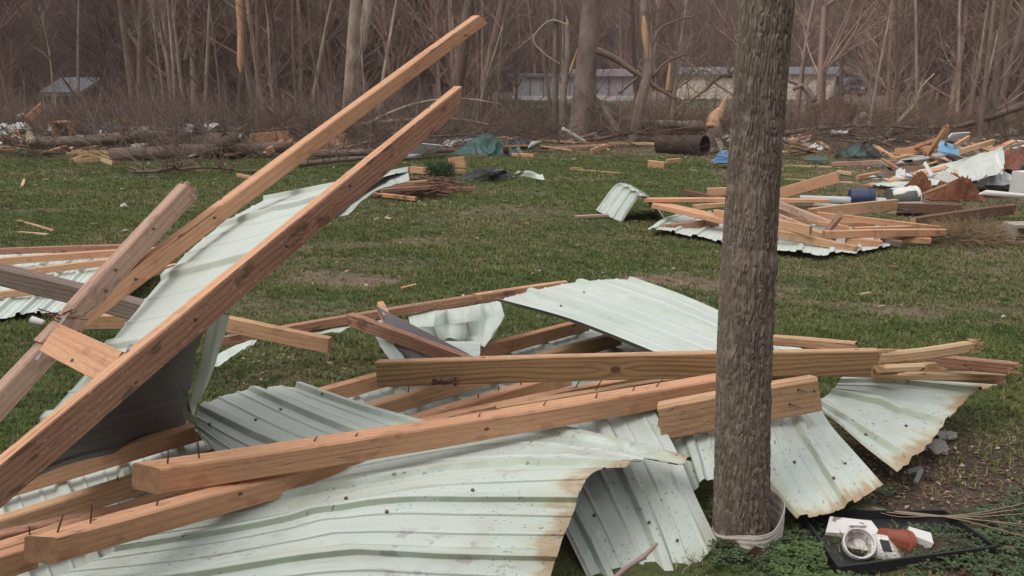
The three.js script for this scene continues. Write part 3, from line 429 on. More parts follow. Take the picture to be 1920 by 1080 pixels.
// many thin saplings at the edge, built from a few and copied
{
  const protos = []; for (let k = 0; k < 10; k++) {
    const s = rng(300 + k), g = new THREE.Group(); g.name = numbered('sapling'); const h = 3.6 + 4 * s(), m = new MB(), c = new MB(), lean = V((s() - 0.5) * 0.9, 0, (s() - 0.5) * 0.5), pts = spline([V(0, -0.2, 0), V(lean.x * 0.2 + (s() - 0.5) * 0.2, h * 0.3, 0), V(lean.x * 0.6 + (s() - 0.5) * 0.3, h * 0.65, lean.z * 0.5), V(lean.x, h, lean.z)], 12), r0 = 0.022 + 0.035 * s();
    m.tube(pts, f => r0 * (1 - 0.8 * f), 6); part('trunk', m.geo(), [M.barkGrey, M.barkBrown, M.barkGrey, M.barkBrown, M.barkPale][k % 5], g);
    for (let j = 0; j < 16; j++) { const f = 0.15 + 0.83 * s(), a = s() * 6.28; limbs(c, pts[Math.floor(f * 12)], V(Math.cos(a) * 0.8, 0.75 + 0.5 * s(), Math.sin(a) * 0.8).normalize(), (0.5 + 0.9 * s()) * (1.15 - 0.6 * f), 0.0075, 1, s, { depth: 3, kids: [0, 4, 3] }); }
    part('branches', c.geo(), k % 3 ? M.twig : M.twigPale, g);
    protos.push(g); tag(g, 'sapling', 'sapling');
  }
  const s = rng(999); 
  for (let k = 0; k < 150; k++) {
    const px = -60 + 2040 * ((k * 0.6180339887) % 1), dist = 18.6 + 15 * s() * s() + (px > 930 && px < 1200 ? 3 : 0); if (px > 930 && px < 1180 && s() < 0.6) continue; if (px > 1240 && px < 1640 && s() < 0.72) continue; if (px > 85 && px < 190 && s() < 0.6) continue;
    const src = protos[k % 10], o = !src.parent ? (scene.add(src), src) : copyOf(src), tone = ['grey', 'brown', 'grey', 'brown', 'pale'][k % 5], way = k % 6 === 0 ? 'leaning ' : ''; tag(o, `thin ${tone} ${way}sapling, bare, in the tangle at the wood edge`, 'sapling', `thin ${tone} ${way}saplings along the edge of the woods`); o.position.copy(ground(px, dist)); o.rotation.y = s() * 6.28; o.scale.setScalar(0.75 + 0.6 * s()); o.rotation.z = (s() - 0.5) * (k % 6 === 0 ? 1.3 : 0.36);
  }
  // the woods beyond: nobody can count them
  const mass = new THREE.Group(); mass.name = numbered('woodland'); mass.userData.label = 'mass of bare grey brown trees covering the far hillside, with unseen ones added behind the viewer'; mass.userData.kind = 'stuff'; scene.add(mass);
  for (let k = 0; k < 7; k++) {
    const q = rng(500 + k), m = new MB(), h = 11 + 5 * q(), pts = spline([V(0, -0.5, 0), V((q() - 0.5) * 1.3, h * 0.3, 0), V((q() - 0.5) * 1.8, h * 0.7, (q() - 0.5)), V((q() - 0.5) * 2, h, 0)], 8);
    m.tube(pts, f => (0.085 + 0.012 * k) * (1 - 0.85 * f), 5); for (let j = 0; j < 34; j++) { const f = 0.12 + 0.86 * Math.pow(q(), 0.8), a = q() * 6.28; limbs(m, pts[Math.floor(f * 8)], V(Math.cos(a), 0.7 + 0.7 * q(), Math.sin(a)).normalize(), (1.6 + 2 * q()) * (1.2 - 0.5 * f), 0.04, 1, q, { depth: 3, kids: [0, 5, 5] }); }
    const list = [], n = 720; for (let i = 0; i < n; i++) {
      const near = i < 100, d = near ? 30 + 50 * q() : 76 + 150 * Math.pow(q(), 1.5), x = (q() * 2 - 1) * (0.74 * d + 6); if (d < 100 && near) { const px = 960 + x / d * F; if (px > 925 && px < 1640 && q() < 0.93) continue; if (px > 60 && px < 220 && d < 46) continue; }
      if (d > 66 && d < 86 && x > -3 && x < 36) continue;
      const c = 0.5 + 0.85 * q(), p = q() < 0.1 ? 1.7 : 1; list.push({ p: V(x, gy(x, -d), -d), s: 0.7 + 0.6 * q(), ry: q() * 6.28, rx: 0.26 * (q() - 0.5), c: [0.31 * c * p, 0.222 * c * p, 0.188 * c * p] });
    }
    const im = new THREE.InstancedMesh(m.geo(), M.woods, list.length), mt = new THREE.Matrix4(), qt = new THREE.Quaternion(), e = new THREE.Euler(), col = new THREE.Color();
    list.forEach((t, i) => { e.set(t.rx, t.ry, 0); qt.setFromEuler(e); im.setMatrixAt(i, mt.compose(t.p, qt, V(t.s, t.s, t.s))); im.setColorAt(i, col.setRGB(...t.c)); }); im.name = 'bare_trees'; im.userData.kind = 'stuff'; im.castShadow = im.receiveShadow = true; mass.add(im);
    const l2 = []; for (let i = 0; i < 170; i++) { const d = 16 + 60 * q(), x = (q() * 2 - 1) * (30 + d); const c = 0.8 + 0.4 * q(); l2.push([V(x, gy(x, d), d), 0.8 + 0.5 * q(), q() * 6.28, c]); } // unseen trees added behind the viewer to dim the low sky light
    const ib = new THREE.InstancedMesh(m.geo(), M.woods, l2.length); l2.forEach(([p, sc, ry, c], i) => { qt.setFromEuler(e.set(0, ry, 0)); ib.setMatrixAt(i, mt.compose(p, qt, V(sc, sc, sc))); ib.setColorAt(i, col.setRGB(0.22 * c, 0.165 * c, 0.145 * c)); }); ib.name = 'bare_trees'; ib.userData.kind = 'stuff'; ib.castShadow = ib.receiveShadow = true; mass.add(ib);
  }
  // brush at the foot of the wood
  const bl = [], bm = new MB(), q = rng(640); for (let j = 0; j < 15; j++) { const a = q() * 6.28; limbs(bm, V((q() - 0.5) * 0.9, -0.05, (q() - 0.5) * 0.9), V(Math.cos(a) * 0.9, 0.15 + 0.9 * q(), Math.sin(a) * 0.9).normalize(), 0.7 + 1.1 * q(), 0.014, 1, q, { depth: 3, kids: [0, 5, 3] }); }
  for (let k = 0; k < 480; k++) { const d = 18.2 + 20 * q() * q(), x = (q() * 2 - 1) * (0.7 * d), px = 960 + x / d * F; if (px > 930 && px < 1180 && d > 21 && q() < 0.9) continue; if (px > 1560 && px < 1700 && q() < 0.7) continue; if (px > 70 && px < 200 && q() < 0.8) continue; if (px > 1240 && px < 1580 && d > 20 && q() < 0.6) continue; const c = 0.45 + 1.0 * q(), w = px > 1200 ? [0.28, 0.18, 0.13] : [0.26, 0.185, 0.155]; const s = ((px < 940 ? 0.4 : 0.28) + 0.35 * q()) * (0.4 + 1.3 * fbm(x * 0.45, d * 0.5, 2, 91)); bl.push({ p: V(x, gy(x, -d), -d), s, sy: s * (0.6 + 0.5 * q()), ry: q() * 6.28, rz: 0.6 * (q() - 0.5), c: w.map(t => t * c) }); }
  scatter('undergrowth', 'tangled bare brush along the foot of the woods', bm.geo(), M.woods, bl);
}

// ---------------------------------------------------------------- the houses beyond the creek
const plain = (name, c, o) => (M[name] = std(c, o));
plain('cream', [0.84, 0.79, 0.68]); plain('blueWhite', [0.60, 0.64, 0.70]); plain('roofGrey', [0.16, 0.16, 0.18]); plain('greyBlue', [0.40, 0.43, 0.49]); plain('white', [0.72, 0.72, 0.71], { roughness: 0.6 }); plain('mauve', [0.42, 0.36, 0.42]); plain('glass', [0.03, 0.035, 0.04], { roughness: 0.12 }); plain('black', [0.02, 0.02, 0.023], { roughness: 0.6 });
{
  const box3 = (x0, x1, y0, y1, d0, d1) => { const m = new MB(), a = (x0 - 960) / F * d0, b = (x1 - 960) / F * d0; return m.box(V((a + b) / 2, (y0 + y1) / 2, -(d0 + d1) / 2), b - a, y1 - y0, d1 - d0); };
  const Y = (py, d) => { const r = ray(960, py); return EYE.y + r.y * d / Math.abs(r.z); };
  { // cream house with the pale end wall
    const d = 70, g = thing('cream_house', 'long low cream house with dark roof and pale blue end wall', 'house', null, ground(1400, 72)), y0 = Y(186, d) - 0.5, y1 = Y(141, d), xa = (1255 - 960) / F * d, xb = (1543 - 960) / F * d, xc = (1574 - 960) / F * d;
    const A = V(xa, y0, -d), B = V(xb, y0, -d), C = V(xc + 0.9, y0, -d - 3.6), E = V(xa + 1.5, y0, -d - 3.6), u = p => p.clone().setY(y1), m = new MB();
    m.face([A, B, u(B), u(A)]); m.face([E, A, u(A), u(E)]); m.face([C, E, u(E), u(C)]); m.build('wall', M.cream, g);
    const w = new MB(), apex = B.clone().lerp(C, 0.5).setY(y1 + 0.55); w.face([B, C, u(C), apex, u(B)]); w.build('end_wall', M.blueWhite, g);
    for (let k = 0; k < 6; k++) { const s = new MB(), yy = lerp(y0 + 0.5, y1, k / 6); s.bar(V(xa, yy, -d + 0.01), V(xb, yy, -d + 0.01), 0.03, 0.03); s.build('siding_lap', M.cream, g); }
    const rf = new MB(), a2 = A.clone().lerp(E, 0.5).setY(y1 + 0.55), o = V(0, 0, 0.3); rf.prism([u(A).add(o), u(B).add(o), u(B).add(V(0, 0.12, 0.3)), u(A).add(V(0, 0.12, 0.3))].map(p => p.clone()), [a2, apex, apex.clone().add(V(0, 0.12, 0)), a2.clone().add(V(0, 0.12, 0))]); rf.face([a2, apex, u(C).add(V(0.2, -0.05, -0.2)), u(E)]); rf.build('roof', M.roofGrey, g);
    const tr = new MB(); tr.bar(B.clone().add(V(0, 0, 0.03)), u(B).add(V(0, 0, 0.03)), 0.12, 0.12, V(1, 0, 0)); tr.build('corner_trim', M.white, g);
    const q = B.clone().lerp(C, 0.3), wn = new MB(); wn.bar(V(q.x + 0.05, y0 + 1.6, q.z + 0.03), V(q.x + 0.05, y0 + 2.4, q.z + 0.03), 0.06, 0.5, V(0, 0, 1)); wn.build('window', M.glass, g);
    const gt = box3(1282, 1320, y1 + 0.35, y1 + 0.6, d + 0.4, d + 1.2); gt.build('roof_panel', M.white, g);
  }
  { // grey house
    const d = 72, g = thing('grey_house', 'low blue grey house behind the thick grey trunk', 'house', null, ground(1070, 74)), y0 = Y(184, d) - 0.3, y1 = Y(144, d);
    box3(962, 1180, y0, y1, d, d + 4).build('wall', M.greyBlue, g); box3(960, 1182, y0 + 0.1, y0 + 0.5, d - 0.05, d).build('skirting', M.white, g);
    box3(955, 1075, y1, y1 + 0.22, d - 0.3, d + 4.3).build('roof', M.roofGrey, g); box3(1076, 1190, y1 + 0.05, y1 + 0.6, d - 0.4, d + 4.3).build('porch_roof', M.mauve, g);
    for (let k = 0; k < 9; k++) box3(968 + k * 24, 970 + k * 24, y0 + 0.5, y1, d - 0.06, d - 0.005).build('wall_batten', M.roofGrey, g);
  }
  { // the hidden porch, far left
    const d = 44, g = thing('porch_house', 'dark house hidden in the woods with grey roof and white porch posts', 'house', null, ground(130, 46)), yr0 = Y(176, d), yr1 = Y(150, d), yb = Y(206, d);
    const m = new MB(), xa = (98 - 960) / F * d, xb = (172 - 960) / F * d; m.prism([V(xa, yr0, -d), V(xb, yr0, -d), V(xb, yr0 + 0.1, -d), V(xa, yr0 + 0.1, -d)], [V(xa, yr1, -d - 2.4), V(xb + 0.2, yr1, -d - 2.4), V(xb + 0.2, yr1 + 0.1, -d - 2.4), V(xa, yr1 + 0.1, -d - 2.4)]); m.build('roof', M.greyBlue, g);
    box3(85, 200, yb - 0.5, yr0 + 0.4, d + 2.5, d + 6).build('wall', M.grey, g); box3(98, 172, yr0 - 0.12, yr0, d + 0.03, d + 0.12).build('fascia', M.white, g);
    for (const px of [104, 120, 136, 153, 169]) box3(px - 1.5, px + 1.5, yb, yr0 - 0.12, d + 0.05, d + 0.14).build('porch_post', M.white, g);
    box3(98, 172, yb + 0.15, yb + 0.22, d + 0.05, d + 0.1).build('railing', M.white, g); box3(94, 176, yb - 0.3, yb, d, d + 2.5).build('porch_floor', M.grey, g);
  }
  { // half-hidden car
    const d = 74, c = ground(1590, d), g = thing('parked_car', 'dark car half hidden beyond the end of the cream house', 'car', null, c), y = c.y, sx = 1.9, prof = [[-1, 0.35], [1, 0.35], [1, 0.95], [0.85, 1.05], [0.62, 1.6], [-0.7, 1.65], [-0.92, 1.05], [-1, 0.95]];
    const sh = new THREE.Shape(prof.map(p => new THREE.Vector2(p[0] * 0.95, p[1]))), ge = new THREE.ExtrudeGeometry(sh, { depth: 3.6, bevelSize: 0.05, bevelThickness: 0.05, bevelSegments: 2 }); ge.translate(c.x, y, -d - 3.6); part('body', ge, M.roofGrey, g);
    const m = new MB(); m.face([V(c.x - 0.62, y + 1.08, -d + 0.07), V(c.x + 0.62, y + 1.08, -d + 0.07), V(c.x + 0.5, y + 1.52, -d + 0.07), V(c.x - 0.5, y + 1.52, -d + 0.07)]); m.build('windscreen', M.glass, g);
    for (const s of [-1, 1]) { new MB().box(V(c.x + s * 0.7, y + 0.78, -d + 0.06), 0.3, 0.16, 0.06).build('headlight', M.white, g); const w = new THREE.CylinderGeometry(0.33, 0.33, 0.22, 18); w.rotateZ(Math.PI / 2); w.translate(c.x + s * 0.82, y + 0.33, -d - 0.7); part('wheel', w, M.black, g); }
    new MB().box(V(c.x, y + 0.7, -d + 0.06), 0.9, 0.22, 0.04).build('grille', M.black, g); new MB().box(V(c.x, y + 0.45, -d + 0.08), 1.8, 0.2, 0.08).build('bumper', M.roofGrey, g);
  }
}

// ---------------------------------------------------------------- the tree in the foreground
{
  const base = H(1391, 1008, 0), topV = D(1439, 0, 2.4), g = thing('tree', 'upright tree with furrowed grey brown bark standing in the wreckage', 'tree', null, base);
  const na = 420, nh = 700, hMax = 2.15, mb = new MB(); mb.c = [];
  const axis = y => base.clone().lerp(topV, y / topV.y).add(V(-0.022 * Math.sin(1.717 * y), 0, 0)), rad = y => 0.100 - 0.011 * y + 0.006 * Math.exp(-y * 9);
  const bark = (a, y) => { const x = a / 6.2832, wv = (fbm(x * 14, y * 12, 3, 201, 14) - 0.5) * 2.2, n = vn(x * 60 + wv, y * 9, 202, 60), n2 = vn(x * 92 + wv * 1.5 + 0.5, y * 17, 205, 92), br = vn(x * 64, y * 34 + 1.5 * vn(x * 64, y * 8, 209, 64), 210, 64); const q = Math.min(Math.abs(n * 2 - 1) * 1.1, Math.abs(n2 * 2 - 1) * 1.3, 0.02 + Math.abs(br * 2 - 1) * 2.0), f = fbm(x * 130, y * 64, 3, 203, 130); return 0.0054 * sstep(0.0, 0.42, q) - 0.006 + 0.005 * (f - 0.5) + 0.009 * (fbm(x * 3, y * 1.4, 2, 204, 3) - 0.5) + 0.005 * Math.exp(-Math.pow((y - 1.02) / 0.035, 2)) * fbm(x * 9, 4, 2, 211, 9) + 0.008 * Math.exp(-Math.pow((a - 1.95) / 0.16, 2) - Math.pow((y - 1.03) / 0.018, 2)) - 0.006 * Math.exp(-Math.pow((a - 1.95) / 0.06, 2) - Math.pow((y - 1.03) / 0.008, 2)); };
  for (let j = 0; j <= nh; j++) { const y = -0.06 + (hMax + 0.06) * j / nh, c = axis(y), r0 = rad(Math.max(0, y)); for (let i = 0; i <= na; i++) {
    const a = i / na * 6.28318, r = r0 + bark(a % 6.28318, y); mb.v(V(c.x + r * Math.cos(a), y, c.z + r * Math.sin(a)), i / na, y);
    const x = i / na, t = fbm(x * 7, y * 4, 3, 206, 7), t2 = fbm(x * 60, y * 40, 2, 207, 60), s = fbm(x * 5, y * 2.2, 2, 208, 5); let k = mix3([0.235, 0.19, 0.158], [0.15, 0.118, 0.102], clamp(t * 1.3 - 0.1)); k = mix3(k, [0.36, 0.30, 0.24], 0.55 * sstep(0.55, 0.7, t2)); if (Math.abs(y - 1.03) < 0.05) k = mix3(k, [0.26, 0.2, 0.16], 0.5 * sstep(0.4, 0.6, s)); mb.c.push(...k);
  } }
  for (let j = 0; j < nh; j++) for (let i = 0; i < na; i++) { const a = j * (na + 1) + i; mb.quad(a, a + na + 1, a + na + 2, a + 1); }
  mb.build('trunk', std([1, 1, 1], { vertexColors: true, roughness: 0.95 }), g);
  const up = new MB(), cr = new MB(), s = rng(41), p = [axis(hMax - 0.02), axis(2.8), axis(3.6), axis(4.8), axis(6.2)]; up.tube(spline(p, 12), f => rad(hMax) * (1 - 0.65 * f), 14); up.build('upper_trunk', M.barkGrey, g);
  for (let k = 0; k < 9; k++) { const a = k * 2.4; limbs(cr, axis(3.2 + 0.34 * k), V(Math.cos(a), 0.8, Math.sin(a)).normalize(), 1.6, 0.028, 1, s, { depth: 3, kids: [0, 5, 4] }); } cr.build('branches', M.twig, g);
  // corrugated edging round its foot
  const e = thing('edging', 'white corrugated plastic garden edging ringed round the foreground trunk', 'edging', null, base), m = new MB(), NA = 72, prof = []; for (let k = 0; k <= 20; k++) prof.push([k / 20, 0.0013 * Math.sin(k / 20 * 6.283 * 5)]);
  const rows = [prof, [...prof].reverse().map(q => [q[0], q[1] - 0.003])]; let prev = null;
  for (let i = 0; i <= NA; i++) { const a = -0.9 + (Math.PI + 1.3) * i / NA, side = sstep(0.95, 0.1, a), left = sstep(1.7, 3.0, a), R0 = 0.119 + 0.012 * side + 0.002 * Math.sin(a * 5), lift = 0.004, hgt = 0.078 + 0.075 * side - 0.045 * left; const ring = []; for (const row of rows) for (const [f, o] of row) { const r = R0 + o - 0.003 * f; ring.push(m.v(V(base.x + 0.008 + r * Math.cos(a), lift - 0.012 + (hgt + 0.012) * f, base.z + r * Math.sin(a)), a, f)); } if (prev) for (let k = 0; k < ring.length; k++) { const k2 = (k + 1) % ring.length; m.quad(prev[k], prev[k2], ring[k2], ring[k]); } prev = ring; }
  m.build('edging_strip', std([1, 1, 1], { map: tex(512, 128, (u, v) => { const n = fbm(u * 8, v * 3, 4, 221, 8, 3), st = Math.abs(md(v * 5 + 0.25, 1) - 0.5); let c = mix3([0.70, 0.67, 0.64], [0.55, 0.5, 0.46], n); c = mix3(c, [0.2, 0.14, 0.1], 0.8 * sstep(0.5, 0.75, fbm(u * 30, v * 9, 3, 222, 30, 9)) * sstep(0.25, 0.0, st)); return mix3(c, [0.12, 0.075, 0.05], sstep(0.60, 0.70, fbm(u * 4 + 0.3, v * 2, 3, 223, 4, 2)) * (v < 0.8 ? 1 : 0)); }, true, [0.3, 1]), roughness: 0.5 }), e);
}

// ---------------------------------------------------------------- the wrecked roof in the foreground
// the roof panel lying flat with its purlins
{
  const P = (px, py, h) => H(px, py, h), rows = [], A = [P(-200, 955, 0.05), P(420, 800, 0.05), P(800, 700, 0.06), P(1150, 600, 0.07)], B = [P(-120, 1180, 0.06), P(500, 960, 0.07), P(960, 820, 0.09), P(1380, 690, 0.10)];
  const cols = 7, grid = []; for (let k = 0; k <= cols; k++) { const t = k / cols, l = (arr) => { const f = t * 3, i = Math.min(2, Math.floor(f)); return arr[i].clone().lerp(arr[i + 1], f - i); }; const a = l(A), b = l(B); grid.push([a, a.clone().lerp(b, 0.33), a.clone().lerp(b, 0.66), b]); }
  sheet('large pale roof sheet lying face up on the ground beneath the rows of purlins', grid, { seed: 3, mat: 'paint', step: 0.02, stepL: 0.05, jag0: 0.02 });
}
board('rear purlin of the flat roof sheet, running from the black corner to the arched sheet', H(-40, 928, 0.12), H(1100, 608, 0.13), 0.075, 0.05, 'fresh', { nails: [[0.3, 0, 0.05], [0.6, 0.2, 0.06, 0.5]] });
board('second purlin of the flat roof sheet, ending under the long brown beam', H(-60, 1008, 0.13), H(1160, 634, 0.14), 0.075, 0.05, 'tan', { nails: [[0.15, 0, 0.02], [0.55, 0, 0.04], [0.6, 0.3, 0.05]] });
board('third purlin of the flat roof sheet, just behind the long orange beam', H(-40, 1052, 0.15), H(1066, 708, 0.19), 0.07, 0.05, 'fresh', { nails: [[0.06, 0, 0.03], [0.78, 0.3, 0.02], [0.83, -0.3, 0.02], [0.88, 0, 0.06]] });
board('short orange purlin wedged between the third purlin and the top orange beam', H(790, 800, 0.2), H(1250, 706, 0.26), 0.065, 0.04, 'fresh', { nails: [[0.6, 0.2, 0.05, 0.8]] });
board('slim orange purlin pressed against the rear of the top orange beam', H(930, 772, 0.24), H(1290, 714, 0.29), 0.05, 0.035, 'tan', { nails: [[0.5, 0.2, 0.04, 0.8]] });
const beamA = board('long orange beam on top of the heap with sawn square end facing left', D(246, 902, 2.36), D(1348, 722, 3.36), 0.086, 0.068, 'fresh', { up: V(0.0, 1, 0.05), bow: -0.004, cut0: 0.008, mitre0: 0.075, seed: 77, nails: [[0.045, 0.1, 0.045, 0.1, 0.15], [0.085, 0, 0.078, -0.05, 0.06], [0.24, 0, 0.015, 0.9], [0.3, 0.3, 0.012, 0.9], [0.5, 0.2, 0.014, 0.8], [0.62, 0, 0.016, 0.9], [0.72, 0.3, 0.02, 0.5], [0.8, 0, 0.02, 0.7], [0.85, 0, 0.03, 1.2]] });
board('orange beam at the very front with dark square end at lower left', D(52, 1038, 2.06), D(800, 836, 3.08), 0.076, 0.056, 'fresh', { up: V(0.0, 1, 0.05), seed: 99, mitre0: 0.06, nails: [[0.05, 0, 0.045, 0.3], [0.11, 0, 0.055, 0.05], [0.24, 0, 0.018, 0.3], [0.42, 0, 0.016, 0.5]], sideNails: [[0.42, 0.5, 0.01]] });
board('orange board cut off by the lower left corner of the view', D(-160, 1112, 2.02), D(64, 1040, 2.3), 0.07, 0.045, 'fresh', {});
board('dark purlin at far left between the second and third purlins', H(-120, 1040, 0.16), H(330, 938, 0.17), 0.05, 0.04, 'red', {});

// curled sheets in front
sheet('pale sheet with rusty stained edge bulging forward at the bottom of the view', [
  [D(560, 880, 2.80), D(800, 832, 2.94), D(1000, 799, 3.10), D(1150, 826, 3.00), D(1296, 866, 2.80)],
  [D(430, 940, 2.55), D(680, 888, 2.74), D(900, 858, 2.82), D(1070, 858, 2.78), D(1240, 876, 2.70)],
  [D(310, 990, 2.43), D(560, 950, 2.56), D(800, 903, 2.64), D(960, 890, 2.63), D(1116, 884, 2.62)],
  [D(190, 1045, 2.32), D(440, 1005, 2.44), D(690, 958, 2.52), D(890, 955, 2.54), D(1076, 958, 2.53)],
  [D(70, 1100, 2.20), D(340, 1080, 2.32), D(630, 1036, 2.42), D(850, 1040, 2.45), D(1044, 1042, 2.46)],
  [D(-20, 1180, 2.10), D(290, 1165, 2.20), D(610, 1125, 2.32), D(830, 1130, 2.36), D(1014, 1150, 2.38)],
], { seed: 21, mat: 'dirty', phase: 0.12, jag1: 0.004, wave: 0.003, pitch: 0.29, rust: [['v', 1, 0.14, 0.95], ['u', 0.38, 0.05, 0.2]], flankTint: 0.7, step: 0.007, stepL: 0.012,
  hole: (u, v) => v > 0.83 && Math.pow((u - 0.185) / 0.085, 2) + Math.pow((v - 0.97) / 0.105, 2) < 1 + 0.5 * (vn(u * 60, v * 40, 9) - 0.5), screws: [[0.42, 0.35], [0.62, 0.55], [0.5, 0.7]] });
sheet('pale scuffed sheet sloping down to the grass left of the foreground trunk', [
  [D(955, 800, 3.10), D(1020, 920, 2.92), D(1066, 1010, 2.80), D(1120, 1120, 2.62)],
  [D(1040, 785, 3.14), D(1090, 900, 2.96), D(1140, 1000, 2.83), D(1190, 1112, 2.66)],
  [D(1130, 770, 3.20), D(1185, 875, 3.00), D(1235, 985, 2.86), D(1272, 1090, 2.70)],
  [D(1216, 752, 3.26), D(1266, 840, 3.06), D(1304, 930, 2.92), D(1346, 1018, 2.83)],
], { seed: 22, mat: 'dirty', phase: 0.02, wave: 0.004, jag0: 0.02, rust: [['v', 1, 0.10, 0.6]], flankTint: 0.6, step: 0.006, screws: [[0.3, 0.55], [0.6, 0.65], [0.75, 0.8]] });
sheet('narrow crumpled pale sheet strip just left of the trunk, under the thick short plank', [
  [D(1225, 752, 3.34), D(1262, 830, 3.2), D(1300, 920, 3.06)], [D(1290, 750, 3.36), D(1316, 820, 3.2), D(1336, 900, 3.06)], [D(1350, 760, 3.36), D(1370, 820, 3.22), D(1380, 910, 3.06)]
], { seed: 23, mat: 'dirty', crumple: 0.008 });
sheet('pale sheet fanning to a rusty corner at right of the trunk foot', [
  [D(1395, 752, 3.34), D(1410, 830, 3.16), D(1440, 912, 2.98), D(1494, 974, 2.845)],
  [D(1440, 752, 3.36), D(1470, 820, 3.20), D(1510, 890, 3.05), D(1556, 962, 2.88)],
  [D(1485, 752, 3.40), D(1520, 810, 3.26), D(1560, 870, 3.10), D(1606, 940, 2.93)],
  [D(1530, 752, 3.44), D(1560, 800, 3.32), D(1600, 845, 3.18), D(1656, 908, 3.00)],
], { seed: 24, mat: 'dirty', phase: 0.09, flankTint: 0.8, rust: [['v', 1, 0.085, 1.0], ['u', 0, 0.05, 0.6]], jag1: 0.006, screws: [[0.3, 0.55], [0.8, 0.72], [0.55, 0.8]] });
sheet('pale sheet fanning to the far right with a ragged rusty end', [
  [D(1524, 760, 3.46), D(1570, 792, 3.34), D(1620, 836, 3.20), D(1684, 886, 3.04)],
  [D(1540, 748, 3.50), D(1590, 772, 3.42), D(1660, 806, 3.32), D(1736, 842, 3.22)],
  [D(1560, 734, 3.54), D(1630, 748, 3.52), D(1710, 770, 3.47), D(1778, 788, 3.42)],
  [D(1570, 720, 3.58), D(1660, 722, 3.64), D(1740, 732, 3.66), D(1822, 742, 3.68)],
  [D(1580, 706, 3.64), D(1680, 704, 3.76), D(1780, 710, 3.86), D(1876, 720, 3.92)],
], { seed: 25, mat: 'dirty', phase: 0.03, pitch: 0.28, flankTint: 0.8, rust: [['v', 1, 0.08, 1.0], ['u', 0, 0.03, 0.8]], jag1: 0.012, saw1: 0.014, screws: [[0.1, 0.6], [0.35, 0.75]] });
sheet('grey green curled sheet behind the top orange beam, left of the flat purlins', [
  [D(575, 722, 3.52), D(700, 764, 3.36), D(880, 810, 3.20), D(960, 838, 3.12)],
  [D(510, 728, 3.46), D(640, 778, 3.26), D(790, 832, 3.06), D(880, 862, 2.98)],
  [D(440, 738, 3.42), D(560, 796, 3.16), D(690, 846, 2.96), D(800, 886, 2.84)],
  [D(368, 776, 3.34), D(460, 826, 3.04), D(560, 866, 2.86), D(660, 905, 2.72)],
  [D(376, 812, 3.22), D(410, 856, 2.98), D(470, 890, 2.80), D(560, 925, 2.66)],
], { seed: 26, phase: 0.06, jag0: 0.03, flankTint: 0.6, screws: [[0.45, 0.2], [0.6, 0.22], [0.78, 0.12], [0.1, 0.15]] });

// the arched sheet at the back and the things hung beneath it
sheet('broad pale sheet arched over the back of the heap, left of the trunk', [
  [D(930, 566, 4.26), D(1070, 606, 3.98), D(1226, 668, 3.66), D(1300, 700, 3.5)],
  [D(990, 546, 4.44), D(1120, 590, 4.16), D(1290, 655, 3.82), D(1380, 690, 3.65)],
  [D(1080, 530, 4.66), D(1210, 574, 4.38), D(1370, 640, 4.04), D(1440, 672, 3.9)],
  [D(1176, 524, 4.84), D(1290, 566, 4.60), D(1420, 626, 4.32), D(1500, 662, 4.14)],
  [D(1244, 546, 4.90), D(1340, 590, 4.70), D(1450, 640, 4.42), D(1520, 672, 4.28)],
], { seed: 27, phase: 0.16, pitch: 0.3, jag0: 0.01, flankTint: 0.35, screws: [[0.2, 0.2], [0.42, 0.12]] });
board('long weathered board edging the heap, from the raised sheet to the arched sheet', D(405, 642, 4.32), D(966, 549, 4.52), 0.05, 0.038, 'red', { seed: 5 });
board('pale continuation of the edging board beneath the arched sheet tip', D(880, 560, 4.47), D(1062, 533, 4.66), 0.042, 0.036, 'fresh', { rag0: 0.05 });
sheet('crumpled pale sheet hanging below the weathered edging board', [
  [D(765, 592, 4.46), D(770, 612, 4.32), D(800, 640, 4.12)], [D(815, 583, 4.45), D(812, 612, 4.14), D(824, 642, 4.22)], [D(836, 580, 4.45), D(838, 606, 4.46), D(838, 634, 4.32)], [D(880, 573, 4.44), D(876, 604, 4.10), D(880, 642, 4.22)], [D(906, 569, 4.44), D(912, 598, 4.42), D(908, 652, 4.04)], [D(938, 564, 4.46), D(946, 592, 4.26), D(930, 624, 4.24)],
], { seed: 28, linear: true, rib: 0.002, wave: 0.004, dents: 5, jag1: 0.06, jag0: 0.03, flankTint: 0.3, step: 0.008, stepL: 0.008 });
sheet('narrow white torn sheet edge below the weathered board, left of the crumpled sheet', [
  [D(560, 622, 4.40), D(562, 632, 4.38)], [D(630, 609, 4.42), D(632, 622, 4.38)], [D(680, 601, 4.43), D(684, 614, 4.38)], [D(735, 596, 4.44), D(738, 618, 4.36)],
], { seed: 29, rib: 0.004, wave: 0.01, jag1: 0.35 });
sheet('pale torn sheet edge curling from under the raised boards', [
  [D(378, 690, 4.0), D(386, 700, 3.95)], [D(410, 664, 4.12), D(414, 682, 4.02)], [D(448, 646, 4.2), D(450, 658, 4.14)], [D(482, 637, 4.26), D(476, 646, 4.22)],
], { seed: 30, rib: 0.004, wave: 0.012, jag1: 0.25 });
sheet('pale flap of sheet beneath the left end of the reddish slanting board', [
  [D(700, 622, 4.1), D(716, 655, 3.94), D(742, 688, 3.8)], [D(735, 628, 4.06), D(750, 655, 3.92), D(765, 684, 3.8)], [D(760, 650, 3.98), D(772, 670, 3.88), D(780, 690, 3.78)],
], { seed: 33, rib: 0.006, crumple: 0.012 });
sheet('flat pale green sheet piece under the crumpled sheet', [
  [D(800, 640, 4.1), D(900, 640, 4.08)], [D(830, 660, 3.95), D(900, 664, 3.9)], [D(850, 672, 3.86), D(890, 678, 3.84)],
], { seed: 34, rib: 0.006 });
M.flash = std([0.11, 0.097, 0.108], { roughness: 0.5 });
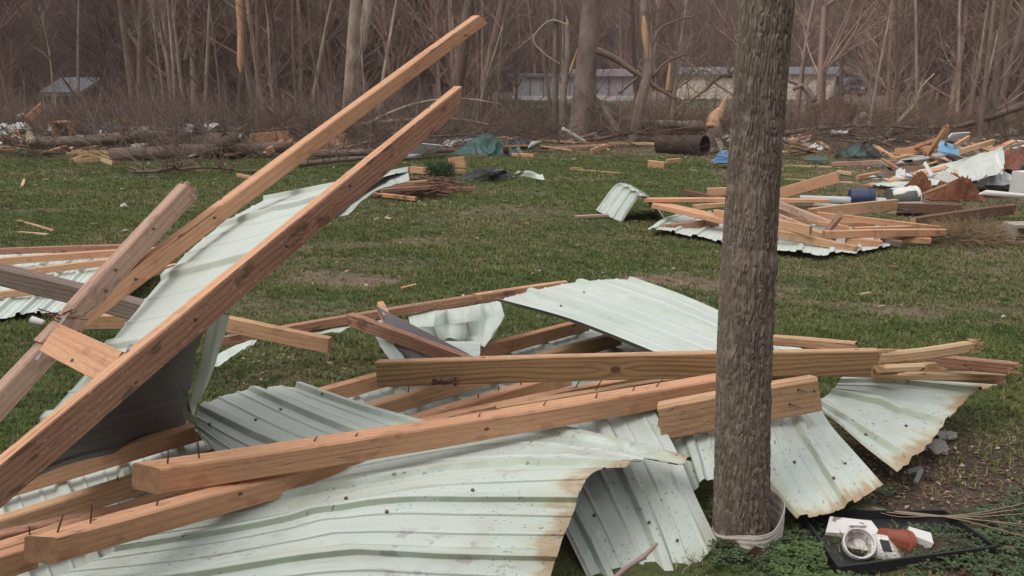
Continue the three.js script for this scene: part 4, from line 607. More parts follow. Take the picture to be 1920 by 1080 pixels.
{ // dark folded ridge flashing
  const g = thing('ridge_flashing', 'dark grey folded metal flashing under the reddish slanting board', 'flashing', null, D(706, 576, 4.2)), m = new MB(), A = [D(706, 574, 4.28), D(722, 600, 4.16), D(700, 618, 4.14)], B = [D(880, 664, 3.72), D(872, 690, 3.62), D(800, 692, 3.62)];
  const off = V(0, -0.012, 0.004); m.prism([A[0], A[1], A[1].clone().add(off), A[0].clone().add(off)], [B[0], B[1], B[1].clone().add(off), B[0].clone().add(off)]); m.build('upper_fold', M.flash, g);
  const k = new MB(); k.prism([A[1], A[2], A[2].clone().add(off), A[1].clone().add(off)], [B[1], B[2], B[2].clone().add(off), B[1].clone().add(off)]); k.build('lower_fold', M.flash, g);
}
board('reddish slanting board with a blunt end, crossing the dark folded flashing', D(656, 598, 4.12), D(900, 690, 3.55), 0.068, 0.04, 'red', { rag0: 0.04, seed: 8 });
board('short upright board stub beside the dark folded flashing', D(712, 572, 4.36), D(726, 600, 4.2), 0.06, 0.035, 'fresh', { rag0: 0.04 });
board('weathered board with a split pale flank pointing right over the shaded grass', D(424, 606, 3.86), D(618, 647, 3.78), 0.075, 0.04, 'tan', { seed: 12, bow: -0.002 });

// long brown beam across, and the boards at its torn end
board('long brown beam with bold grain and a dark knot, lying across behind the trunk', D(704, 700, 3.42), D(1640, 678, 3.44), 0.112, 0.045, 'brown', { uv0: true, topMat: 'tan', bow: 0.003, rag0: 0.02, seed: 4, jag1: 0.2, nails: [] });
{ // its torn tongue of pale wood
  board('long torn splinter of pale wood at the broken end of the brown beam', D(1630, 672, 3.42), D(1826, 648, 3.46), 0.055, 0.032, 'pale', { jag1: 0.07, rag1: 0.06, rag0: 0.1, chamfer: 0.3, bow: -0.02 });
  board('short lower splinter at the broken end of the brown beam', D(1640, 692, 3.40), D(1740, 688, 3.40), 0.034, 0.03, 'pale', { jag1: 0.08, rag0: 0.05, rag1: 0.05, chamfer: 0.3 });
}
board('pale split board behind the right half of the brown beam', D(1380, 632, 3.9), D(1640, 654, 3.7), 0.05, 0.035, 'tan', { rag1: 0.2, chamfer: 0.2 });
board('reddish board with frayed end sticking out right of the brown beam', D(1690, 672, 3.66), D(1896, 690, 3.62), 0.055, 0.04, 'red', { jag1: 0.05 });
board('thin pale board beneath the torn end of the brown beam', D(1640, 704, 3.6), D(1886, 706, 3.72), 0.032, 0.04, 'pale', { rag1: 0.03 });
board('thin dark board crossing just under the torn end of the brown beam', D(1560, 700, 3.5), D(1880, 716, 3.78), 0.02, 0.03, 'tan', {});
board('thick weathered plank with a rough torn end, passing behind the trunk', D(1228, 792, 3.12), D(1540, 735, 3.26), 0.155, 0.055, 'tan', { rag0: 0.05, rag1: 0.03, chamfer: 0.2, seed: 21, cut1: 0.03, sideNails: [[0.83, 0.55, 0.05], [0.78, -0.2, 0.06], [0.93, 0.3, 0.006]], sideFlip: false });
{ const g = thing('dead_leaf_clump', 'small dark clump of debris stuck on the second purlin', 'debris', null, D(835, 716, 3.3)), m = new MB(), r = rng(6); for (let k = 0; k < 26; k++) m.tube([D(810 + 50 * r(), 712 + 10 * r(), 3.30 + 0.1 * r()), D(810 + 50 * r(), 706 + 14 * r(), 3.28 + 0.12 * r())], 0.005, 5); m.build('clump', M.dark, g); }

// the two raised boards with the sheet nailed to them
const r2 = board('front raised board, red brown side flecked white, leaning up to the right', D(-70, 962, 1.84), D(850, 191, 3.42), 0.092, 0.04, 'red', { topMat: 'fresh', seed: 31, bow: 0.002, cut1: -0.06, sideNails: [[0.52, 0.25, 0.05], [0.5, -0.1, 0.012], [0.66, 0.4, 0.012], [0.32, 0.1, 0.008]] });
board('higher raised board with a pale sawn tip, the tallest in the view', D(134, 607, 2.74), D(905, 33, 4.25), 0.066, 0.05, 'fresh', { seed: 34, bow: 0.002, cut1: 0.05, sideNails: [[0.25, 0.2, 0.01], [0.1, 0, 0.012], [0.92, -0.3, 0.02]] });
board('pinkish raised board with a splintered tip, shortest of the raised three', D(84, 652, 2.66), D(352, 358, 3.04), 0.072, 0.05, 'pink', { seed: 35, jag1: 0.03, jagMat: 'pink', sideNails: [[0.45, 0.3, 0.01], [0.35, -0.4, 0.01], [0.72, 0.3, 0.008]] });
board('weathered board continuing the raised joint down to the left edge', D(-60, 818, 2.46), D(152, 590, 2.78), 0.078, 0.045, 'pink', { seed: 36, rag1: 0.05 });
{ // plywood gusset joining the raised boards, with grey tape at each end
  const a = D(96, 634, 2.58), b = D(216, 692, 2.24), cam = EYE.clone().sub(a).normalize(), bd = board('orange plywood gusset plate joining the two raised boards at left', a, b, 0.102, 0.02, 'fresh', { face: cam, bow: 0, chamfer: 0.12, seed: 3, sideNails: [[0.5, -0.6, 0.004]] });
  const d = b.clone().sub(a).normalize(), ax = cam.clone().cross(d).normalize();
  for (const [p, l] of [[a.clone().addScaledVector(d, -0.004), 'wrinkled grey tape strip along the upper end of the gusset plate'], [b.clone().addScaledVector(d, 0.004), 'wrinkled grey tape strip along the lower end of the gusset plate']]) { const g = thing('flashing_tape', l, 'tape', null, p), m = new MB(), n = 22; let pr = null; for (let k = 0; k <= n; k++) { const f = k / n - 0.5, q = p.clone().addScaledVector(ax, f * 0.16).addScaledVector(cam, 0.014 + 0.004 * Math.sin(k * 2.3)), w = 0.011 + 0.004 * Math.sin(k * 1.3); const r = [m.v(q.clone().addScaledVector(d, -w)), m.v(q.clone().addScaledVector(d, w)), m.v(q.clone().addScaledVector(d, w).addScaledVector(cam, -0.004)), m.v(q.clone().addScaledVector(d, -w).addScaledVector(cam, -0.004))]; if (pr) for (let j = 0; j < 4; j++) m.quad(pr[j], pr[(j + 1) % 4], r[(j + 1) % 4], r[j]); pr = r; } m.build('tape_strip', std([0.27, 0.26, 0.29], { roughness: 0.8 }), g); }
}
sheet('pale green sheet raised on edge between the two leaning boards', [
  [D(60, 812, 2.60), D(96, 806, 2.42), D(128, 798, 2.26)],
  [D(165, 695, 2.76), D(210, 690, 2.56), D(252, 688, 2.42)],
  [D(250, 590, 2.94), D(340, 570, 2.74), D(424, 548, 2.64)],
  [D(345, 480, 3.16), D(465, 448, 2.96), D(582, 414, 2.88)],
  [D(425, 415, 3.36), D(560, 378, 3.12), D(692, 342, 3.10)],
  [D(498, 373, 3.52), D(640, 346, 3.30), D(768, 320, 3.30)],
], { seed: 41, phase: 0.1, flankTint: 0.35, pitch: 0.34, jag1: 0.01, rib: 0.017 });
sheet('small sheet flap hanging off the right side of the front raised board', [
  [D(618, 410, 3.04), D(652, 402, 2.92)], [D(670, 368, 3.13), D(702, 360, 3.02)], [D(720, 336, 3.24), D(738, 348, 3.12)], [D(764, 316, 3.33), D(768, 338, 3.22)],
], { seed: 42, rib: 0.003, jag1: 0.06, dents: 1 });
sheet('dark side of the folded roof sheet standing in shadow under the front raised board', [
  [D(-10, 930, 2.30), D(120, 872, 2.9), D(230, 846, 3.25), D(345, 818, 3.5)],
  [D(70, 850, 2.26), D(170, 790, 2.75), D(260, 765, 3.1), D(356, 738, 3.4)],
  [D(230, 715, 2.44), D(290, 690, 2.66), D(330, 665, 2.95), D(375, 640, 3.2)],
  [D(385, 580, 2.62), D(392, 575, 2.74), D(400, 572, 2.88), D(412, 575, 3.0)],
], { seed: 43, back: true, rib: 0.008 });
sheet('pale folded sheet edge hanging down beside the dark folded roof sheet', [
  [D(392, 592, 2.90), D(376, 680, 2.96), D(352, 760, 3.02), D(346, 782, 3.02)], [D(410, 588, 2.94), D(392, 680, 2.98), D(364, 750, 3.04), D(352, 780, 3.02)], [D(428, 590, 3.0), D(410, 670, 3.04), D(376, 740, 3.1), D(360, 776, 3.06)],
], { seed: 44, rib: 0.005, crumple: 0.006, jag1: 0.04 });
sheet('pale sheet lip curling into the dark hollow left of the curled sheet', [
  [D(336, 720, 3.06), D(346, 780, 3.04)], [D(350, 745, 3.0), D(366, 800, 2.96)], [D(352, 770, 2.98), D(400, 850, 2.88)],
], { seed: 45, rib: 0.003, crumple: 0.006 });

// ---------------------------------------------------------------- second piece of roof, at the left edge
sheet('white roof sheet lying at the left edge under its own purlins', [
  [H(-260, 600, 0.06), H(-180, 545, 0.09), H(-130, 500, 0.12), H(-110, 474, 0.13)],
  [H(-40, 602, 0.05), H(20, 548, 0.09), H(60, 505, 0.12), H(85, 474, 0.14)],
  [H(90, 585, 0.05), H(140, 540, 0.09), H(175, 500, 0.13), H(195, 472, 0.15)],
  [H(200, 590, 0.08), H(250, 545, 0.13), H(285, 505, 0.15), H(310, 474, 0.16)],
], { seed: 51, phase: 0.14, jag0: 0.05, wave: 0.006, flankTint: 0.2 });
{ const grp = null;
  board('rearmost purlin of the left roof piece', H(-120, 477, 0.19), H(232, 464, 0.22), 0.05, 0.04, 'red', {});
  board('second purlin from the back of the left roof piece', H(-120, 500, 0.16), H(292, 470, 0.22), 0.055, 0.045, 'fresh', {});
  board('third purlin from the back of the left roof piece', H(40, 511, 0.15), H(300, 482, 0.2), 0.05, 0.04, 'fresh', {});
  board('front purlin of the left roof piece, partly under the grey post', H(-120, 566, 0.10), H(170, 536, 0.14), 0.05, 0.04, 'tan', {});
  board('orange purlin end visible between the raised boards and left roof piece', H(180, 540, 0.14), H(330, 500, 0.2), 0.05, 0.04, 'fresh', {});
  board('thick grey weathered post slanting across the left roof piece', D(-60, 500, 4.3), D(300, 592, 4.0), 0.105, 0.07, 'grey', { seed: 55 });
  board('short tan board lying on the grass behind the raised sheet', H(156, 604, 0.12), H(250, 602, 0.12), 0.09, 0.05, 'tan', {});
  const g = thing('cup', 'small white cup lying on the grass by the raised joint', 'cup', null, H(80, 606, 0.05)), p = [[0, 0], [0.02, 0], [0.026, 0.075], [0.028, 0.076], [0.024, 0.074], [0.018, 0.004], [0, 0.004]].map(q => new THREE.Vector2(...q)), ge = new THREE.LatheGeometry(p, 20); ge.rotateZ(1.3); ge.translate(...H(82, 606, 0.10)); part('cup_wall', ge, M.white, g);
  const b = thing('bark_shred', 'frayed bark shreds wrapped on the joint of the raised boards', 'debris', null, D(110, 594, 2.7)), m = new MB(), r = rng(14); for (let k = 0; k < 30; k++) { const a = D(94 + 40 * r(), 588 + 14 * r(), 2.66 + 0.06 * r()); m.tube([a, a.clone().add(V((r() - 0.5) * 0.12, (r() - 0.5) * 0.04, (r() - 0.5) * 0.04))], 0.0025, 4); } m.build('shreds', M.dark, b);
}

// ---------------------------------------------------------------- debris across the lawn
// crumpled cloth, foil, paper, earth: an uneven heap with an edge of its own
function heap(name, label, cat, c, sx, sz, hgt, mat, o = {}) {
  const g = thing(name, label, cat, o.group, c), m = new MB(), n = o.n ?? 34, sd = o.seed ?? 1, turn = o.turn ?? 0, cs = Math.cos(turn), sn = Math.sin(turn), fq = o.freq ?? 2.2, top = [];
  for (let j = 0; j <= n; j++) for (let i = 0; i <= n; i++) {
    let u = i / n * 2 - 1, v = j / n * 2 - 1; const k = Math.max(Math.abs(u), Math.abs(v)) / (Math.hypot(u, v) || 1); u *= lerp(1, k, 0.65); v *= lerp(1, k, 0.65); const e = 1 + 0.35 * (fbm(u * 2 + 9, v * 2, 3, sd) - 0.5) * 2;
    const rad = Math.min(1, Math.hypot(u, v)), a = 1 - Math.abs(2 * fbm(u * fq + sd, v * fq, 2, sd + 1) - 1) * 1.8, b = 1 - 2 * Math.abs(vn(u * fq * 2.3, v * fq * 2.3, sd + 3) - 0.5), h = 0.8 * hgt * (1 - Math.pow(rad, o.pow ?? 2)) * (0.35 + (o.fold ?? 0.6) * a + 0.3 * b) + hgt * 0.05 * vn(u * 14, v * 14, sd + 5);
    const x = u * sx / 2 * e, z = v * sz / 2 * e; top.push(m.v(V(c.x + x * cs + z * sn, c.y + Math.max(-0.01, h) + 0.005, c.z - x * sn + z * cs), x, z));
  }
  for (let j = 0; j < n; j++) for (let i = 0; i < n; i++) { const a = j * (n + 1) + i; m.quad(a, a + n + 1, a + n + 2, a + 1); }
  m.build(o.part ?? 'folds', mat, g); return g;
}
// a thin bent panel standing or lying on things
function panel(label, pts, th, mat, o = {}) {
  const g = thing(o.name ?? 'panel', label, o.cat ?? 'panel', o.group, pts[0].clone()), m = new MB(), n = pts[1].clone().sub(pts[0]).cross(pts[2].clone().sub(pts[0])).normalize().multiplyScalar(th);
  m.prism(pts, pts.map(p => p.clone().add(n))); m.build('panel_face', mat, g); return g;
}
const log = (label, pts, r0, r1, mat, o = {}) => { const g = thing(o.name ?? 'fallen_log', label, o.cat ?? 'log', o.group, pts[0].clone()), m = new MB(); m.tube(spline(pts, 18), f => lerp(r0, r1, f) * (1 + 0.08 * Math.sin(f * 23)), 11); m.build('trunk', mat, g); if (o.jag) { const s = new MB(), r = rng(o.seed ?? 3), d = pts[0].clone().sub(pts[1]).normalize(); for (let k = 0; k < o.jag; k++) { const a = pts[0].clone().add(V((r() - 0.5) * r0 * 1.6, (r() - 0.5) * r0 * 1.8, (r() - 0.5) * r0)); s.bar(a.clone().addScaledVector(d, -0.3), a.clone().addScaledVector(d, 0.15 + 0.5 * r()).add(V(0, (r() - 0.4) * 0.25, 0)), 0.035, 0.03); } s.build('splinters', M.pale, g); } if (o.twigs) { const t = new MB(), r = rng(9 + (o.seed ?? 1)), c = spline(pts, 18); for (let k = 0; k < o.twigs; k++) { const q = c[Math.floor(r() * 18)]; limbs(t, q, V(r() - 0.5, 0.05 + 0.4 * r(), r() - 0.3).normalize(), 1.0 * (0.4 + r()), 0.010, 1, r, { depth: 3, kids: [0, 4, 3] }); } t.build('branches', o.twigMat ?? M.twig, g); } return g; };

// nearest pile beyond the lawn, right of centre
sheet('pale roof sheet under the lumber pile beyond the trunk, its near edge curled', [
  [H(1215, 428, 0.10), H(1250, 408, 0.06), H(1300, 396, 0.05)], [H(1290, 440, 0.05), H(1320, 418, 0.05), H(1350, 400, 0.05)], [H(1380, 458, 0.03), H(1400, 428, 0.04), H(1420, 404, 0.05)], [H(1475, 470, 0.06), H(1490, 436, 0.05), H(1500, 410, 0.05)], [H(1590, 478, 0.05), H(1590, 444, 0.05), H(1590, 420, 0.05)], [H(1668, 462, 0.03), H(1670, 446, 0.04), H(1650, 424, 0.05)],
], { seed: 61, jag0: 0.12, wave: 0.012, step: 0.03 });
sheet('pale sheet bent into a tent shape at the left end of the lumber pile', [
  [H(1117, 394, 0.02), H(1151, 350, 0.29), H(1168, 346, 0.33), H(1184, 353, 0.28), H(1228, 392, 0.02)], [H(1141, 406, 0.02), H(1173, 359, 0.29), H(1188, 356, 0.33), H(1201, 362, 0.27), H(1236, 402, 0.02)], [H(1166, 417, 0.01), H(1196, 371, 0.28), H(1207, 368, 0.32), H(1218, 374, 0.26), H(1246, 412, 0.02)],
].map(r => r), { seed: 62, wave: 0.004, mat: 'dirty' });
for (const [l, a, b, h, t, mat, o] of [
  ['wide orange plank lying flat at the left of the lumber pile', H(1230, 384, 0.22), H(1372, 416, 0.14), 0.05, 0.19, 'fresh', { cut0: 0 }],
  ['long thin orange board topping the lumber pile from side to side', H(1206, 375, 0.27), H(1552, 377, 0.24), 0.04, 0.09, 'fresh'],
  ['orange plank propped up steeply right of the trunk, above the lumber pile', H(1452, 366, 0.16), H(1572, 332, 0.42), 0.13, 0.04, 'fresh'],
  ['brown board slanting down the middle of the lumber pile', H(1456, 382, 0.25), H(1602, 440, 0.1), 0.07, 0.05, 'pink'],
  ['short pinkish board end poking up from the lumber pile', H(1550, 436, 0.12), H(1577, 402, 0.34), 0.06, 0.04, 'pink'],
  ['tan board with broad brown face at the back of the lumber pile', H(1516, 402, 0.2), H(1680, 384, 0.2), 0.12, 0.04, 'tan'],
  ['long orange board sloping to the far right of the lumber pile', H(1532, 403, 0.2), H(1762, 430, 0.1), 0.06, 0.04, 'fresh'],
  ['pale orange board lying straight along the front of the lumber pile', H(1544, 440, 0.16), H(1772, 436, 0.1), 0.07, 0.05, 'fresh'],
  ['second orange board along the front, just behind the pale straight one', H(1600, 432, 0.12), H(1768, 428, 0.08), 0.06, 0.04, 'tan'],
  ['weathered board low on the left side of the lumber pile beside trunk', H(1456, 405, 0.2), H(1546, 444, 0.12), 0.06, 0.04, 'pink'],
  ['thick broken post with a round pale end at the front of the lumber pile', H(1448, 418, 0.2), H(1566, 452, 0.1), 0.1, 0.08, 'tan', { rag1: 0.05 }],
  ['broken brown board nearest the viewer in the lumber pile', H(1450, 436, 0.16), H(1602, 468, 0.06), 0.07, 0.05, 'tan', { jag1: 0.06 }],
  ['short square orange board end lying on the pale sheet edge', H(1586, 452, 0.08), H(1652, 458, 0.06), 0.07, 0.06, 'fresh'],
  ['grey orange board at the right foot of the lumber pile', H(1640, 446, 0.06), H(1744, 452, 0.04), 0.06, 0.05, 'fresh'],
  ['dark stained board under the right foot of the lumber pile', H(1650, 452, 0.05), H(1690, 458, 0.04), 0.06, 0.05, 'grey'],
  ['reddish rough board at the left foot of the lumber pile', H(1238, 429, 0.06), H(1346, 417, 0.08), 0.07, 0.05, 'red'],
  ['orange board end just left of the trunk behind the lumber pile', H(1326, 360, 0.1), H(1400, 358, 0.14), 0.1, 0.05, 'fresh'],
  ['dark brown board end at the left rear of the lumber pile', H(1284, 360, 0.06), H(1350, 374, 0.1), 0.06, 0.05, 'dark'],
  ['thin reddish stick lying on the grass left of the tent shaped sheet', H(1078, 407, 0.03), H(1140, 404, 0.03), 0.03, 0.05, 'pink'],
  ['short board lying under the wide orange plank', H(1300, 388, 0.12), H(1362, 384, 0.12), 0.05, 0.05, 'tan'],
  ['board crossing behind the trunk in the middle of the lumber pile', H(1340, 400, 0.2), H(1520, 432, 0.22), 0.08, 0.04, 'tan'],
  ['thin board under the middle of the lumber pile', H(1480, 412, 0.1), H(1640, 424, 0.1), 0.05, 0.04, 'fresh'],
  ['weathered board lying deep in the lumber pile', H(1450, 398, 0.1), H(1600, 410, 0.1), 0.07, 0.05, 'red'],
  ['orange stick crossing the front boards of the lumber pile', H(1530, 418, 0.2), H(1590, 428, 0.16), 0.04, 0.04, 'fresh'],
]) board(l, a, b, h, t, mat, o ?? {});
// lawn bits
{ const bits = new MB(), r = rng(71); for (const [l, a, b, mat] of [['pale splinter of wood on the lawn at far left', G(46, 338), G(42, 352), 'pale'], ['short orange stick on the lawn above the edging board', G(752, 544), G(780, 538), 'fresh'], ['thin pale stick on the left lawn, longest of three', G(36, 438), G(90, 443), 'pale'], ['thin brown stick on the left lawn', G(34, 416), G(100, 436), 'tan'], ['orange stick lying on the lawn before the woods', G(1068, 319), G(1164, 327), 'fresh'], ['orange chip at the left end of the lawn stick', G(1070, 316), G(1092, 318), 'tan'], ['thin white lath lying on the lawn right of trunk', G(1470, 338), G(1600, 345), 'pale'], ['thin pale lath at the wood edge right of trunk', G(1470, 312), G(1580, 316), 'pale']]) { const dx = a.distanceTo(b); board(l, a.add(V(0, 0.012, 0)), b.add(V(0, 0.015, 0)), 0.02, Math.min(0.06, 0.02 + dx * 0.02), mat, { jag1: 0.02 }); }
  heap('paper_scrap', 'small crumpled pale scrap lying on the left lawn', 'paper', G(232, 388), 0.09, 0.08, 0.06, M.white, { n: 10, seed: 4 });
  heap('paper_scrap', 'tiny white scrap on the lawn at right', 'paper', G(1882, 596), 0.04, 0.03, 0.02, M.white, { n: 8, seed: 5 });
  const ch = new MB(); ch.box(V(0, 0, 0), 0.5, 0.08, 0.16); const list = []; for (let k = 0; k < 420; k++) { const d = 4.5 + 13 * Math.sqrt(r()), x = (r() * 2 - 1) * 0.68 * d; if (inPoly(x, -d, roofPoly)) continue; const g = 0.7 + 0.5 * r(); list.push({ p: V(x, gy(x, -d) + 0.025, -d), s: 0.05 + 0.16 * r() * r(), ry: r() * 6.28, rz: 0.4 * (r() - 0.5), c: [[0.5 * g, 0.36 * g, 0.22 * g], [0.34 * g, 0.19 * g, 0.1 * g], [0.5 * g, 0.47 * g, 0.42 * g]][Math.floor(r() * 3)] }); } scatter('wood_chips', 'scattered chips and slivers of wood over the lawn', ch.geo(), M.grass, list);
}
// debris along the foot of the woods, left
plain('paleGrey', [0.36, 0.37, 0.39]); plain('panelWhite', [0.56, 0.58, 0.62], { roughness: 0.55 }); plain('teal', [0.10, 0.17, 0.19]);
log('long brown fallen log across the left of the lawn edge, splintered at its left end', [G(205, 296, 0.08), G(300, 288, 0.12), G(380, 283, 0.14), G(470, 280, 0.15), G(560, 274, 0.15)], 0.155, 0.10, M.barkBrown, { jag: 16, twigs: 14, seed: 4 });
log('dark broken limb rising from the long fallen log', [G(398, 264, 0.15), G(425, 264, 0.35), D(445, 248, 17.2), D(468, 234, 17)], 0.17, 0.05, M.barkBrown, { seed: 5 });
log('grey fallen log lying at the far left behind the white sheet', [G(70, 268, 0.2), G(150, 264, 0.25), G(240, 262, 0.25), G(300, 258, 0.2)], 0.11, 0.08, M.barkGrey, { twigs: 16, seed: 6 });
log('pale broken log end tilted up at far left', [G(60, 268, 0.3), D(48, 235, 17.4), D(38, 214, 17.3)], 0.08, 0.10, M.barkPale, { seed: 7 });
log('grey log behind the orange box at left', [G(180, 262, 0.3), G(245, 256, 0.36), G(310, 252, 0.3)], 0.10, 0.07, M.barkGrey, { twigs: 16, seed: 8 });
log('long grey arched branch behind the raised boards', [D(596, 240, 16.6), D(700, 232, 16.4), D(760, 226, 16.4), D(850, 224, 16.4), D(915, 234, 16.4)], 0.06, 0.03, M.barkGrey, { name: 'fallen_branch', cat: 'branch', twigs: 6, seed: 9 });
log('thin pale branch arching from behind the raised boards to the right', [D(690, 232, 16), D(740, 208, 16), D(800, 190, 16), D(880, 186, 16), D(940, 196, 16)], 0.035, 0.012, M.barkPale, { name: 'fallen_branch', cat: 'branch', twigs: 4, seed: 10 });
log('dark fallen limb along the ground left of the green tarp', [G(590, 288, 0.1), G(680, 286, 0.15), G(760, 284, 0.18), G(850, 282, 0.1)], 0.07, 0.04, M.barkBrown, { name: 'fallen_branch', cat: 'branch', twigs: 12, seed: 11 });
log('grey fallen limb in front of the green tarp', [G(560, 308, 0.08), G(640, 300, 0.12), G(730, 292, 0.15)], 0.05, 0.03, M.barkGrey, { name: 'fallen_branch', cat: 'branch', twigs: 10, seed: 12 });
log('thin dark branch lying at the front left of the long log', [G(245, 322, 0.03), G(300, 320, 0.05), G(360, 306, 0.1)], 0.03, 0.02, M.barkBrown, { name: 'fallen_branch', cat: 'branch', twigs: 14, seed: 13 });
log('thin brown branch tangle in front of the long log', [G(330, 318, 0.05), G(380, 314, 0.1), G(440, 318, 0.05)], 0.025, 0.015, M.barkBrown, { name: 'fallen_branch', cat: 'branch', twigs: 16, seed: 14 });
sheet('white sheet lying crumpled at the far left edge', [[D(-40, 270, 16.2), D(-20, 238, 17)], [D(10, 270, 16.2), D(14, 234, 17)], [D(50, 271, 16.1), D(44, 240, 16.8)], [D(95, 273, 16), D(72, 256, 16.4)]], { seed: 71, crumple: 0.04, step: 0.03, stepL: 0.03, dents: 8 });
for (const [l, P, mat] of [['small grey sheet lying among the branches at left', [[92, 262], [150, 268], [140, 252], [100, 250]], 'panelWhite'], ['pale bent panel on the grey logs at left', [[232, 250], [276, 254], [270, 240], [240, 240]], 'paleGrey'], ['pale strip of board behind the long fallen log', [[262, 240], [312, 262], [314, 258], [266, 236]], 'panelWhite'], ['small blue panel in the debris above the long fallen log', [[404, 262], [436, 264], [430, 254], [408, 254]], 'teal'], ['white torn panel above the right half of the long fallen log', [[438, 262], [452, 258], [456, 250], [444, 254]], 'white']]) panel(l, P.map(([x, y], k) => D(x, y, k < 2 ? 16.2 : 16.9)), 0.02, M[mat] ?? M.white);
log('twisted grey branch lying left of the orange box', [D(40, 262, 16.4), D(92, 252, 16.5), D(140, 258, 16.5), D(200, 250, 16.6)], 0.05, 0.02, M.barkGrey, { name: 'fallen_branch', cat: 'branch', twigs: 22, seed: 31 });
log('pale fallen branch heaped above the middle of the long log', [D(210, 246, 16.8), D(290, 240, 16.8), D(360, 248, 16.8), D(440, 242, 17)], 0.06, 0.02, M.barkGrey, { name: 'fallen_branch', cat: 'branch', twigs: 30, seed: 32 });
log('dark brushy limb heaped behind the long log near the raised boards', [D(400, 236, 17.2), D(480, 246, 17), D(560, 240, 17), D(630, 248, 17)], 0.05, 0.02, M.barkBrown, { name: 'fallen_branch', cat: 'branch', twigs: 30, seed: 33 });
log('low brushy limb tangled behind the green tarp', [D(640, 262, 16.6), D(730, 252, 16.8), D(820, 256, 16.8), D(930, 246, 17)], 0.05, 0.02, M.barkGrey, { name: 'fallen_branch', cat: 'branch', twigs: 34, seed: 34 });
log('brown limb tangled left of the barrel', [D(1120, 262, 16.4), D(1180, 250, 16.6), D(1240, 252, 16.6)], 0.04, 0.015, M.barkBrown, { name: 'fallen_branch', cat: 'branch', twigs: 26, seed: 35 });
log('brown tangled limb in the brush right of the trunk', [D(1490, 262, 16.2), D(1580, 246, 16.6), D(1680, 258, 16.4)], 0.04, 0.015, M.barkBrown, { name: 'fallen_branch', cat: 'branch', twigs: 32, seed: 36 });
for (const [l, a, b, h, t, mat] of [
  ['orange plank tilted up behind the white sheet at far left', D(52, 224, 17.2), D(80, 198, 17.4), 0.14, 0.04, 'fresh'], ['reddish board leaning on the white sheet at far left', D(42, 270, 16), D(28, 240, 16.6), 0.08, 0.05, 'pink'], ['pink board lying on the ground before the white sheet', G(0, 274, 0.08), G(90, 275, 0.08), 0.06, 0.06, 'pink'],
  ['pale split plank by the splintered end of the long log', G(190, 296, 0.1), G(212, 306, 0.05), 0.12, 0.03, 'pale'], ['orange board end behind the fallen log at centre left', G(470, 262, 0.3), G(540, 256, 0.3), 0.22, 0.03, 'fresh'], ['short orange board before the fallen log', G(500, 286, 0.1), G(512, 280, 0.15), 0.14, 0.04, 'fresh'], ['orange board leaning against the log near the raised boards', G(536, 276, 0.1), G(548, 262, 0.3), 0.07, 0.04, 'fresh'],
  ['wide tan plank under the tip of the higher raised board', G(610, 268, 0.15), G(650, 262, 0.25), 0.25, 0.04, 'tan'], ['thin orange stick before the long log', G(445, 328, 0.04), G(480, 336, 0.03), 0.05, 0.04, 'fresh'], ['grey stick before the long log', G(450, 320, 0.05), G(540, 322, 0.05), 0.03, 0.03, 'grey'],
  ['orange panel tilted up left of the crumpled dark sheet', G(842, 308, 0.05), G(872, 304, 0.1), 0.2, 0.03, 'fresh'], ['reddish board in the debris left of the crumpled dark sheet', G(770, 318, 0.08), G(815, 322, 0.1), 0.1, 0.05, 'fresh'], ['orange board low before the green sprigs', G(840, 322, 0.08), G(872, 322, 0.06), 0.06, 0.05, 'fresh'],
  ['long reddish board at the wood edge between pipe and barrel', G(1040, 278, 0.05), G(1140, 272, 0.12), 0.05, 0.05, 'pink'], ['thin tan board at the wood edge by the barrel', G(1140, 268, 0.1), G(1230, 270, 0.1), 0.05, 0.04, 'pale'], ['tan board before the barrel', G(1108, 284, 0.06), G(1136, 274, 0.12), 0.08, 0.04, 'fresh'], ['orange stick lying under the green tarp', G(960, 290, 0.05), G(1000, 292, 0.05), 0.06, 0.05, 'fresh'],
  ['orange chip pile board before the barrel', G(1216, 308, 0.05), G(1246, 312, 0.05), 0.14, 0.06, 'tan'], ['short tan board right of the chip before the barrel', G(1250, 303, 0.05), G(1276, 301, 0.05), 0.08, 0.05, 'fresh'],
]) board(l, a, b, h, t, M[mat] ? mat : 'tan', { jag1: 0.05 });
{ // orange box with a dark opening
  const c = D(122, 244, 16.4), g = thing('box', 'small orange box with a dark round opening at far left', 'box', null, c), m = new MB(), w = 0.34, a = 0; m.box(V(c.x, c.y, c.z - 0.15), w, 0.34, 0.04); m.box(V(c.x - w / 2, c.y, c.z), 0.03, 0.34, 0.3); m.box(V(c.x + w / 2, c.y, c.z), 0.03, 0.34, 0.3); m.box(V(c.x, c.y + 0.17, c.z), w, 0.03, 0.3); m.box(V(c.x, c.y - 0.17, c.z), w, 0.03, 0.3); m.build('shell', M.fresh, g);
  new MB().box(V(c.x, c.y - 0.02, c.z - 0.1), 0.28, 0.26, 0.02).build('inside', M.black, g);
}
plain('tarpGreen', [0.035, 0.095, 0.085], { roughness: 0.5 }); plain('tarpBlack', [0.025, 0.027, 0.03], { roughness: 0.5 }); plain('yellow', [0.42, 0.36, 0.16]); plain('skyBlue', [0.17, 0.42, 0.66], { roughness: 0.5 }); plain('navy', [0.025, 0.045, 0.11], { roughness: 0.4 });
heap('plastic_sheet', 'teal grey plastic heaped beside the orange box', 'plastic sheet', G(170, 256, 0.1), 0.7, 0.5, 0.35, M.teal, { seed: 11 });
heap('plastic_sheet', 'dark blue plastic bag in the debris at upper left', 'plastic sheet', G(200, 242, 0.1), 0.5, 0.4, 0.42, M.navy, { seed: 12 });
